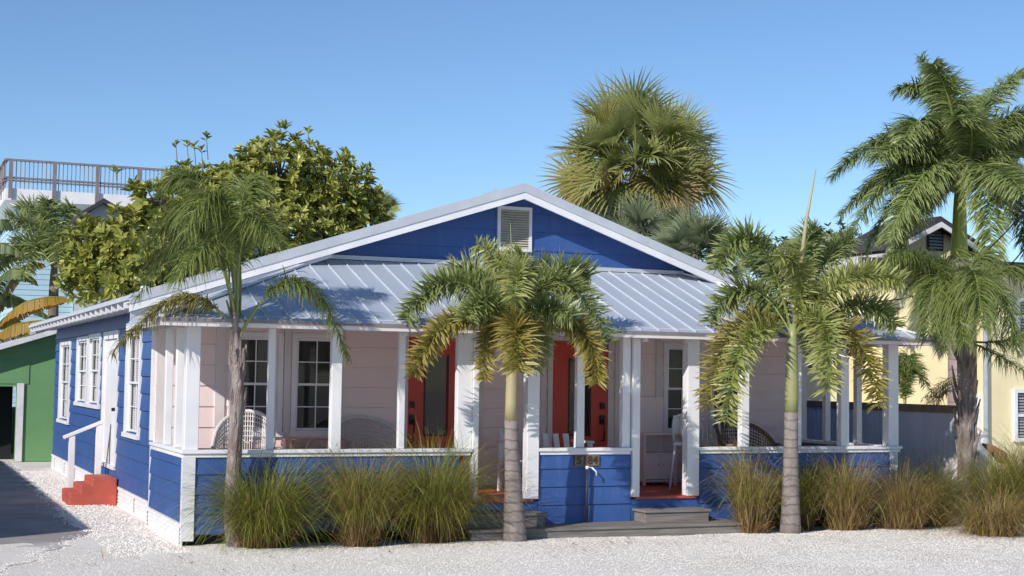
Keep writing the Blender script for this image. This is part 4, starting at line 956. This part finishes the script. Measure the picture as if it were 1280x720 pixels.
# ------------------------------------------------------------------ ornamental grasses
def clump(x, y, h, spread, n, label, seed, green=.7, r0=.16, lean=(0,0)):
    g = random.Random(seed); z = gz(x, y)
    mb = MB(); mb.useattr = True
    tufts = [(g.uniform(0,6.283), r0*math.sqrt(g.random()), g.uniform(.66,1.14), g.uniform(0,6.283)) for _ in range(26)]
    for i in range(n):
        ta, tr, th, td = tufts[g.randrange(26)]
        p = Vector((x+math.cos(ta)*tr+g.gauss(0,.03), y+math.sin(ta)*tr+g.gauss(0,.03), z-.02))
        a2 = ta+g.gauss(0,.8) if g.random() < .75 else td+g.gauss(0,.4); out = g.random()**.62
        hh = h*th*g.uniform(.60,1.12); sp = spread*out*g.uniform(.6,1.25)
        d = Vector((math.cos(a2)*sp*.42+lean[0]+g.gauss(0,.04), math.sin(a2)*sp*.42+lean[1]+g.gauss(0,.04), hh)).normalized()
        cm = g.random(); mb.cm = 0 if cm < green else (2 if cm < green+(1-green)*.5 else 1)
        L_ = hh*(1.0+.62*out); seg = 7; pos = p.copy(); w = g.uniform(.0045,.0085)
        if g.random() < .08: L_ *= 1.18; w *= .7
        arch = g.random() < .16
        wa = a2+g.uniform(-1,1); wd = Vector((-math.sin(wa), math.cos(wa), 0)); vs = []; ts = []
        dn = g.uniform(.5,2.3)*(.12+1.0*out)
        pull = Vector((math.cos(a2)*(.10+.55*out)*spread, math.sin(a2)*(.10+.55*out)*spread, -.12-.75*dn))
        if arch: L_ *= 1.15; pull *= 1.5
        for s_ in range(seg+1):
            k = w*(1-s_/seg)**.6*.5+.0006
            vs += [pos-wd*k, pos+wd*k]; ts += [s_/seg]*2
            pos = pos+d*(L_/seg)
            if pos.z < z+.01: pos.z = z+.01
            d = (d+pull*(.035+.085*s_)).normalized()
        mb.add(vs, [(2*s_,2*s_+1,2*s_+3,2*s_+2) for s_ in range(seg)], g.random(), ts)
    for i in range(260):      # broken thatch at the foot
        a = g.uniform(0,6.283); rr = r0*g.uniform(.2,1.5); p = Vector((x+math.cos(a)*rr, y+math.sin(a)*rr, z)); mb.cm = 2
        strip(mb, p, Vector((math.cos(a)*g.uniform(0,.9), math.sin(a)*g.uniform(0,.9), 1)), g.uniform(.15,.42), .008, g.uniform(.2,1.6), Vector((math.sin(a),math.cos(a),.2)), g.random())
    o = mb.build('grass_clump', [MT['grassmix'], MT['straw'], MT['grass']], loc=(x,y,z)); o['kind'] = 'thing'
    return tag(o, label, 'ornamental grass', 'clumps of fountain grass along the porch')
# green blades with straw-brown bases
def grassmix():
    m, nt, b = new_mat('grass_green_brown_base')
    a = nt.nodes.new('ShaderNodeAttribute'); a.attribute_name = 'rnd'; t = nt.nodes.new('ShaderNodeAttribute'); t.attribute_name = 'tt'
    g1 = nt.nodes.new('ShaderNodeMix'); g1.data_type = 'RGBA'; g1.inputs[6].default_value = (.11,.17,.03,1); g1.inputs[7].default_value = (.36,.38,.065,1)
    nt.links.new(a.outputs['Fac'], g1.inputs[0])
    r = nt.nodes.new('ShaderNodeValToRGB'); r.color_ramp.elements[0].position = .22; r.color_ramp.elements[1].position = .62; nt.links.new(t.outputs['Fac'], r.inputs[0])
    mx = nt.nodes.new('ShaderNodeMix'); mx.data_type = 'RGBA'; mx.inputs[6].default_value = (.20,.12,.055,1); nt.links.new(g1.outputs[2], mx.inputs[7]); nt.links.new(r.outputs[0], mx.inputs[0])
    nt.links.new(mx.outputs[2], b.inputs['Base Color']); b.inputs['Roughness'].default_value = .5; b.inputs['Specular IOR Level'].default_value = .3
    tr = nt.nodes.new('ShaderNodeBsdfTranslucent'); nt.links.new(mx.outputs[2], tr.inputs['Color']); ms = nt.nodes.new('ShaderNodeMixShader'); ms.inputs[0].default_value = .35
    o = nt.nodes['Material Output']; nt.links.new(b.outputs[0], ms.inputs[1]); nt.links.new(tr.outputs[0], ms.inputs[2]); nt.links.new(ms.outputs[0], o.inputs[0]); return m
MT['grassmix'] = grassmix()
CL = [(.95,-.42,1.12,1.6,3000,.88,.26,'bright green arching grass clump right beside the left palm trunk'),
      (2.15,-.62,1.14,.85,2000,.52,.18,'upright brown based grass clump, middle one of the left bed'),
      (3.18,-.48,1.22,1.35,2900,.74,.26,'wide grass clump just left of the wooden steps'),
      (8.02,-.62,1.02,.70,1300,.38,.17,'tawny grass clump immediately left of the right foxtail trunk'),
      (8.95,-.35,.88,.75,1600,.85,.16,'low green grass clump right behind the right foxtail trunk'),
      (9.62,-.66,.98,.85,1500,.16,.20,'brown leaning grass clump in the middle of the right bed'),
      (10.45,-.80,.90,1.0,1500,.12,.26,'dense brown grass clump below the right porch corner'),
      (11.35,-.45,.92,1.0,1400,.60,.22,'dark green grass clump just right of the porch corner'),
      (11.35,-1.80,.66,1.5,1700,.12,.30,'short straw coloured grass clump nearest the camera at right'),
      (13.0,-.8,1.1,.8,1700,.3,.20,'brown grass clump beside the rope fence at the right edge'),
      (12.3,-.75,1.05,1.1,1800,.66,.22,'green grass clump around the foot of the drooping palm')]
for i, (x, y, h, s_, n, gr, r_, lb) in enumerate(CL): clump(x, y, h, s_, n, lb, 60+i, gr, r_)

# ------------------------------------------------------------------ right side: fence, cream house, bits
FX = 12.7
fn = thing('board_fence', (FX,4,0), 'grey painted board fence with brown top rail on the right side yard', 'fence')
mb = MB(); y = .45; 
while y < 9.5:
    mb.box(FX+rnd.uniform(-.003,.003), y+.004, .03, FX+.025, y+.146, 1.70); y += .15
part('boards', mb, MT['fence'], fn)
mb = MB(); mb.box(FX-.02,.45,1.70,FX+.05,9.5,1.83); part('top_rail', mb, MT['wood'], fn)
for y in (.42,2.7,5.0,7.3,9.5): mb = MB(); mb.box(FX+.026,y-.04,0,FX+.11,y+.04,1.86); part('post', mb, MT['fence'], fn)
# cream house: rear gable block and a forward wing
yh = thing('cream_house', (22,12,0), 'two storey cream yellow house with dark gable roof and white trimmed windows', 'house')
YB = 9.0
gp = onY(1162,272,YB); gl = onY(1098,306,YB); gr = onY(1320,345,YB)
x0, x1, ze = gl.x, gp.x+(gp.x-gl.x), gl.z
mb = MB(); mb.prism([(x0+.35,0),(x1-.35,0),(x1-.35,ze+.1),(gp.x,gp.z-.2),(x0+.35,ze+.1)], 'y', YB, YB+1.6); part('wall', mb, MT['yellow'], yh)
lwx, lwz = onY(1050,352,YB).x, onY(1060,350,YB).z
mb = MB(); mb.box(lwx, YB+.02, 0, x0+.349, YB+1.5, lwz); part('lower_wing', mb, MT['yellow'], yh)
mb = MB(); slabq(mb, [(lwx-.2,YB-.2,lwz+.1),(x0+.34,YB-.2,lwz+.75),(x0+.34,YB+1.7,lwz+.75),(lwx-.2,YB+1.7,lwz+.1)], .09); part('lower_roof', mb, MT['white2'], yh)
mb = MB()
for sx, xx in ((-1,x0),(1,x1)):
    slabq(mb, [(xx,YB-.4,ze),(gp.x,YB-.4,gp.z),(gp.x,YB+1.8,gp.z),(xx,YB+1.8,ze)][::(1 if sx < 0 else -1)], .14)
part('roof', mb, MT['darkroof'], yh)
mb = MB(); sl_ = (gp.z-ze)/(gp.x-x0)
mb.prism([(x0,ze-.26),(gp.x,gp.z-.26),(gp.x,gp.z-.141),(x0,ze-.141)], 'y', YB-.44, YB-.38); mb.prism([(gp.x,gp.z-.26),(x1,ze-.26),(x1,ze-.141),(gp.x,gp.z-.141)], 'y', YB-.44, YB-.38); part('bargeboard', mb, MT['white2'], yh)
va, vb = onY(1158,288,YB), onY(1178,314,YB)
mb = MB(); mb.box(va.x,YB-.04,vb.z,vb.x,YB-.001,va.z); v_ = part('gable_vent', mb, MT['darkroof'], yh)
mb = MB(); z = vb.z+.04
while z < va.z-.05: mb.add([(va.x+.04,YB-.07,z),(vb.x-.04,YB-.07,z),(vb.x-.04,YB-.041,z+.05),(va.x+.04,YB-.041,z+.05)], [(0,1,2,3)]); z += .075
part('louvre', mb, MT['meter'], v_)
# forward wing at right
YF = 5.2; wl = onY(1233,500,YF).x; WZ = onY(1262,338,YF).z
mb = MB(); mb.box(wl, YF, 0, wl+9, YB-.01, WZ); part('wing', mb, MT['yellow'], yh)
mb = MB(); slabq(mb, [(wl-.4,YF-.4,WZ+.14),(wl+9.4,YF-.4,WZ+.14),(wl+9.4,YB-.02,WZ+.5),(wl-.4,YB-.02,WZ+.5)], .14); part('roof', mb, MT['darkroof'], yh)
def hwin(plane, c, u0, u1, z0, z1, out, parent, room='room', blind='full', tr=.09):
    return window(plane, c, u0, u1, z0, z1, out, blind, tr, 'white', parent, 2)
# window recesses need a real opening: a thin box is set proud of the wall
def boxwin(c, px0, py0, px1, py1, parent, plane='y'):
    f_ = onY if plane == 'y' else onX
    a, b = f_(px0, py0, c), f_(px1, py1, c)
    def bx(m, u0, u1, z0, z1, o0, o1):
        if plane == 'y': m.box(u0, c-o1, z0, u1, c-o0, z1)
        else: m.box(c-o1, u0, z0, c-o0, u1, z1)
    u0, u1 = (a.x, b.x) if plane == 'y' else (min(a.y,b.y), max(a.y,b.y)); z0, z1 = min(a.z,b.z), max(a.z,b.z)
    m = MB(); w_ = .08
    bx(m, u0, u0+w_, z0, z1, 0, .08); bx(m, u1-w_, u1, z0, z1, 0, .08); bx(m, u0+w_, u1-w_, z0, z0+w_, 0, .079); bx(m, u0+w_, u1-w_, z1-w_, z1, 0, .079); bx(m, u0+w_, u1-w_, (z0+z1)/2-.03, (z0+z1)/2+.03, 0, .06)
    f = part('window', m, MT['white'], parent)
    m = MB(); bx(m, u0+w_, u1-w_, z0+w_, z1-w_, .035, .04); part('pane', m, MT['glass2'], f)
    m = MB(); z = z0+w_+.02
    while z < z1-w_: bx(m, u0+w_, u1-w_, z, z+.035, .005, .012); z += .06
    part('blind', m, MT['blindw'], f)
    m = MB(); bx(m, u0+w_, u1-w_, z0+w_, z1-w_, .001, .003); part('room_back', m, MT['room'], f); return f
boxwin(YF, 1265, 486, 1290, 552, yh); boxwin(YF, 1268, 372, 1296, 420, yh)
boxwin(YB, 1163, 484, 1184, 502, yh); boxwin(YB, 1074, 380, 1090, 410, yh)
boxwin(wl, 1214, 492, 1228, 558, yh, 'x')
# corner downpipe
q = onY(1231,500,YF-.06)
mb = MB(); mb.tube([(wl-.08,YF-.08,.1),(wl-.08,YF-.08,WZ)], .05, 8); part('downpipe', mb, MT['meter'], yh)
# meter box, sheath, rope fence, pipe bollard
q = onY(1226,570,2.0)
mt_ = thing('meter_box', (q.x,2.0,q.z-.5), 'grey electric meter box on a low white stand by the cream house', 'meter box')
a, b = onY(1219,543,2.0), onY(1231,592,2.0)
mb = MB(); mb.box(a.x,1.9,b.z,b.x,2.1,a.z); part('box', mb, MT['meter'], mt_, bev=.01)
mb = MB(); mb.tube([((a.x+b.x)/2,1.9,a.z-.12),((a.x+b.x)/2,1.85,a.z-.12)], .07, 12); part('dial', mb, MT['pvc'], mt_)
mb = MB(); mb.box(a.x-.05,1.86,0,b.x+.25,2.15,b.z-.001); part('stand', mb, MT['white2'], mt_, bev=.01)
p0, p1 = atD(1228,555,24.0), atD(1262,580,24.0)
mb = MB(); mb.tube([p0, p0.lerp(p1,.35)+Vector((0,0,.03)), p0.lerp(p1,.7)+Vector((0,0,.02)), p1], [.02,.07,.11,.03], 7); mb.tube([p1-Vector((0,0,.02)), p1+Vector((.03,0,-.25)), p1+Vector((.0,0,-.5))], [.05,.03,.015], 5)
tag(mb.build('palm_sheath', MT['dry']), 'fallen reddish brown palm sheath hanging by the cream house', 'palm leaf')
rf = thing('rope_fence', (13.9,-.3,0), 'white post and rope fence swagging along the right edge', 'fence')
ps = [(1238,590),(1264,594),(1300,596)]
Pt = [onY(x, y_, -.3) for x, y_ in ps]
for p in Pt: mb = MB(); mb.tube([(p.x,p.y,0),(p.x,p.y,p.z+.08)], .045, 8); mb.tube([(p.x,p.y,p.z+.08),(p.x,p.y,p.z+.12)], [.06,.03], 8); part('post', mb, MT['white2'], rf)
mb = MB()
for a, b in zip(Pt[:-1], Pt[1:]):
    for dz, sag in ((.03,.06),(-.02,.20)): mb.tube([a.lerp(b,k/8)+Vector((0,-.05,dz-sag*math.sin(math.pi*k/8))) for k in range(9)], .018, 6)
part('rope', mb, MT['rope'], rf)
q = onZ(1188,648,0); mb = MB(); mb.tube([(q.x,q.y,0),(q.x,q.y,.46)], .055, 12); mb.tube([(q.x,q.y,.46),(q.x,q.y,.48)], [.06,.045], 12)
tag(mb.build('pipe_bollard', MT['meter'], smooth=True), 'short pale grey post among the grasses beside the straw coloured clump', 'post')
# areca behind the fence and a pile of dry fronds
q = atD(1132,500,27.5); b_ = Vector((q.x,q.y,0)); t = thing('areca_palm', b_, 'small yellow green clumping palm showing above the side fence', 'palm tree')
mb = MB(); mb.tube([b_, b_+Vector((0,0,1.6))], [.08,.05], 8); part('trunk', mb, MT['shaftg'], t)
for i, (mx_, my_, tx, ty) in enumerate(((1125,462,1108,480),(1138,458,1158,482),(1130,455,1128,478),(1140,468,1165,492),(1120,470,1100,490),(1133,450,1145,462))):
    fpx(t, 27.5, b_+Vector((0,0,1.55)), (mx_,my_,0), (tx,ty,g.uniform(-.3,.3)), 'feather', .34, .02, 110, MT['queen'], 700+i, r0=.01)
q = atD(1170,492,27.0); b_ = Vector((q.x,q.y,0)); t = thing('dead_fronds', b_, 'brown dead palm fronds drooping over the side fence', 'palm fronds')
for i in range(5):
    fpx(t, 27.0, atD(1196,470+i*4,27), (1178,478+i*4,g.uniform(-.2,.2)), (1152+i*5,500+i*2,g.uniform(-.3,.3)), 'hang', .25, .02, 90, MT['sabald'], 720+i, r0=.01)
# overhead cables
for k, (a, b, lb) in enumerate((((1040,372,27),(1330,205,25),'upper dark overhead cable sagging across the royal palm'), ((1100,352,27),(1330,245,25),'lower dark overhead cable sagging across the cream house gable'))):
    A, B = atD(*a), atD(*b); mb = MB(); mb.tube([A.lerp(B,i/16)-Vector((0,0,1.1*math.sin(math.pi*i/16)*(.9 if k else .8))) for i in range(17)], .012, 5)
    tag(mb.build('overhead_cable', MT['black']), lb, 'cable', 'overhead cables')

# ------------------------------------------------------------------ left side: garage, blue neighbour, plants
GY = 18.8
gg = thing('green_garage', (-2,21,0), 'low green garage with a dark open doorway at the end of the driveway', 'garage')
A, B = onY(0,436,GY), onY(66,417,GY); sl_ = (B.z-A.z)/(B.x-A.x)
def gzr(x): return A.z+sl_*(x-A.x)
dx1 = onY(20,520,GY).x; dz1 = onY(10,483,GY).z; xL, xR = -5.2, .62
mb = MB()
mb.prism([(dx1,0),(xR,0),(xR,gzr(xR)),(dx1,gzr(dx1))], 'y', GY, GY+.2); mb.prism([(dx1-2.6,dz1),(dx1,dz1),(dx1,gzr(dx1)),(dx1-2.6,gzr(dx1-2.6))], 'y', GY, GY+.2)
mb.prism([(xL,0),(dx1-2.6,0),(dx1-2.6,gzr(dx1-2.6)),(xL,gzr(xL))], 'y', GY, GY+.2); mb.box(xR-.2,GY+.2,0,xR,GY+4,gzr(xL)-.05); mb.box(xL,GY+.2,0,xL+.2,GY+4,gzr(xL)-.1); mb.box(xL+.2,GY+3.8,0,xR-.2,GY+4,gzr(xL)-.1)
part('wall', mb, MT['green'], gg)
pz0 = onY(60,480,GY).z; mb = MB(); mb.box(onY(0,480,GY).x-3,GY-.02,pz0,onY(36,480,GY).x,GY-.001,gzr(-1.5)-.1); part('panel', mb, MT['green'], gg)
mb = MB(); mb.box(dx1+.002,GY-.05,0,dx1+.16,GY-.001,dz1+.08); mb.box(xR-.02,GY-.06,0,xR+.1,GY-.001,gzr(xR)-.1); part('door_frame', mb, MT['white2'], gg)
mb = MB(); mb.box(dx1-2.6,GY+1.2,0,dx1,GY+1.25,dz1+.2); part('interior', mb, MT['dark'], gg)
mb = MB(); slabq(mb, [(xL-.4,GY-.4,gzr(xL-.4)+.1),(xR+.3,GY-.4,gzr(xR+.3)+.1),(xR+.3,GY+4.3,gzr(xR+.3)+.1),(xL-.4,GY+4.3,gzr(xL-.4)+.1)], .12); part('roof', mb, MT['white2'], gg)
# blue neighbour with roof deck
D = 45; c = atD(8,198,D); NX, NY, RT = c.x, c.y, c.z
nb = thing('roof_deck_house', (NX+5,NY+4,0), 'tall pale blue house with a railed roof deck behind the left palms', 'house')
XE = NX+9; YE = NY+9; fz1 = atD(10,235,D).z; fz0 = atD(10,250,D).z
mb = MB(); siding(mb, 'y', NY+2.0, NX+.5, XE-.5, 0, fz0, .17, (), -1, .014); siding(mb, 'x', NX+.5, NY+2.0, YE, 0, fz0, .17, (), -1, .014); mb.box(NX+.53,NY+2.03,0,XE-.53,YE,fz0-.01); part('wall', mb, MT['lblue'], nb)
mb = MB(); mb.box(NX,NY,fz0,XE,YE,fz1); part('deck_edge', mb, MT['white'], nb)
mb = MB()
for zz, hh in ((RT-.06,.06),(RT-.60,.05),(RT-.68,.04)): mb.box(NX-.02,NY-.06,zz,XE,NY+.06,zz+hh); mb.box(NX-.061,NY+.061,zz,NX+.06,YE,zz+hh)
part('handrail', mb, MT['grayrail'], nb)
pp = None
for k in range(5):
    mb = MB(); mb.box(NX+.08+k*1.28,NY-.09,fz0+.05,NX+.20+k*1.28,NY-.061,RT-.061); part('post', mb, MT['grayrail'], nb)
for k in range(3): mb = MB(); mb.box(NX-.09,NY+.5+k*1.8,fz0+.05,NX-.062,NY+.62+k*1.8,RT-.061); part('post', mb, MT['grayrail'], nb)
mb = MB(); mb.tube([(NX+.3,NY,fz1),(NX+.3,NY,RT-.061)], .013, 4, cap=False); b0 = part('baluster', mb, MT['grayrail'], nb)
for k in range(1, 62):
    o_ = b0.copy(); col.objects.link(o_); o_.parent = nb; o_.location = (k*.125, 0, 0)
for k in range(24):
    o_ = b0.copy(); col.objects.link(o_); o_.parent = nb; o_.location = (-.3, .2+k*.2, 0)
boxwin(NY+1.98, 92, 366, 110, 398, nb)
# dark gabled bay in front of it
q = atD(128,249,40); e0 = atD(100,266,40); e1 = atD(156,264,40)
bx_ = thing('grey_outbuilding', (q.x,q.y+1,0), 'narrow dark roofed gable building seen above the lower leafy tree', 'building')
mb = MB(); mb.prism([(e0.x+.15,0),(e1.x-.15,0),(e1.x-.15,e1.z-.05),(q.x,q.z-.12),(e0.x+.15,e0.z-.05)], 'y', q.y, q.y+2.5); part('wall', mb, MT['meter'], bx_)
mb = MB(); slabq(mb, [(e0.x,q.y-.3,e0.z),(q.x,q.y-.3,q.z),(q.x,q.y+2.7,q.z),(e0.x,q.y+2.7,e0.z)], .12); slabq(mb, [(q.x,q.y-.3,q.z),(e1.x,q.y-.3,e1.z),(e1.x,q.y+2.7,e1.z),(q.x,q.y+2.7,q.z)], .12); part('roof', mb, MT['darkroof'], bx_)
# dark palm left
D = 42.5; b_ = atD(66,470,D); b_.z = 0
t = thing('feather_palm', b_, 'dark green feathery palm in front of the pale blue house', 'palm tree')
mb = MB(); taper_trunk(mb, b_, atD(68,322,D), [.2,.19,.18,.17,.16,.15,.13,.07], .03); part('trunk', mb, MT['barkt'], t)
c0 = atD(68,338,D)
for i, (mx_, my_, tx, ty, dd, dt) in enumerate(((45,285,8,275,-.1,-.2),(50,270,25,262,.3,.5),(75,285,92,258,.2,.4),(95,300,130,330,-.2,-.5),(88,320,112,372,-.3,-.6),(40,300,5,330,-.3,-.6),(60,280,60,250,.1,.2),(30,310,-10,350,.2,.4),(50,305,30,345,-.6,-1.2),(85,295,120,300,.4,.8),(70,290,72,330,-.8,-1.3))):
    fpx(t, D, c0, (mx_,my_,dd), (tx,ty,dt), 'fox', .46, .046, 170, MT['fox'] if i not in (4,) else MT['foxyel'], 800+i, r0=.03)
# giant bird-of-paradise / banana
def bigleaf(root, P0, P1, P2, w_, m, seed):
    g = random.Random(seed); mb = MB(); mb.useattr = True; N = 34
    mb.cm = 1; mb.tube([bez(P0,P1,P2,i/14) for i in range(15)], [.035*(1-.8*i/14) for i in range(15)], 6); mb.cm = 0
    for s_ in (-1,1):
        for i in range(N):
            t0 = .25+.75*i/N; t1 = t0+.75/N*(g.uniform(.75,.95) if g.random() < .6 else 1.0)
            vs = []; 
            dr = g.uniform(.12,.24)
            for tt in (t0, min(t1,1)):
                u = (tt-.25)/.75; ww = w_*math.sin(math.pi*min(1,(u*.92+.06)))**.55
                p = bez(P0,P1,P2,tt); T = bezT(P0,P1,P2,tt); S = T.cross(Vector((0,0,1))).normalized()
                if S.length < .2: S = Vector((1,0,0))
                vs += [p, p+S*s_*ww*.35+Vector((0,0,-.12*ww)), p+S*s_*ww*.62+T*.06+Vector((0,0,-(.55+dr)*ww))]
            mb.add(vs, [(0,1,4,3),(1,2,5,4)], g.random(), [0,.3,.8,0,.3,.8])
    return mb.build('leaf_blade', [m, MT['rachis']], root)
D = 42; b_ = atD(-16,480,D); b_.z = 0
t = thing('banana_plant', b_, 'big paddle leaved plant with orange yellowing leaves at the left edge', 'plant')
mb = MB(); mb.tube([b_, b_+Vector((.05,0,1.6)), b_+Vector((.1,0,2.9))], [.2,.15,.08], 9); part('stem', mb, MT['shaftg'], t)
P0 = b_+Vector((.08,0,2.6))
for i, (m1, tp, mm, w_) in enumerate((((20,385,-.3),(84,372,-.3),'banana',.30), ((10,410,-.5),(72,400,-.6),'banana',.30), ((15,350,.1),(55,330,.1),'banana',.22), ((-5,330,.2),(52,308,.4),'bananag',.30), ((-10,300,.0),(15,282,.1),'bananag',.32), ((-30,350,.4),(-20,290,.8),'bananag',.3), ((10,395,.5),(45,430,.9),'bananag',.28), ((5,430,-.2),(40,452,-.4),'bananag',.25), ((5,345,-.2),(46,352,-.3),'bananag',.30), ((-5,370,.3),(60,395,.6),'bananag',.32), ((-12,320,-.3),(28,318,-.6),'bananag',.28))):
    T = atD(tp[0], tp[1], D+tp[2]); Mx = atD(m1[0], m1[1], D+m1[2]); C1 = (Mx-P0*.25-T*.25)*2
    bigleaf(t, P0, C1, T, w_*1.7, MT[mm], 900+i)
# low feathery plant hanging by the garage corner
D = 37.0; b_ = atD(78,560,D); b_.z = 0; D = depth(b_)
t = thing('feather_palm', b_, 'small bright green palm drooping over the garage roof corner', 'palm tree')
mb = MB(); mb.tube([b_, b_.lerp(atD(74,430,D),.6), atD(62,425,D)], [.09,.08,.05], 8); part('trunk', mb, MT['barkt'], t)
for i, (mx_, my_, tx, ty) in enumerate(((40,418,22,440),(60,418,74,445),(50,415,40,448),(58,420,60,455),(35,425,12,432))):
    fpx(t, D, atD(62,427,D), (mx_,my_,-.2), (tx,ty,-.6), 'feather', .34, .028, 120, MT['queen'], 950+i, r0=.012)
# unseen screen, added left of the frame to throw shade over the drive
sx = -4.6; t = thing('shade_screen', (sx,9,0), 'unseen dark wooden screen added left of the frame to shade the driveway', 'fence')
mb = MB(); mb.box(sx-.05,-.1,0,sx,17,2.5); part('boards', mb, MT['wood'], t)
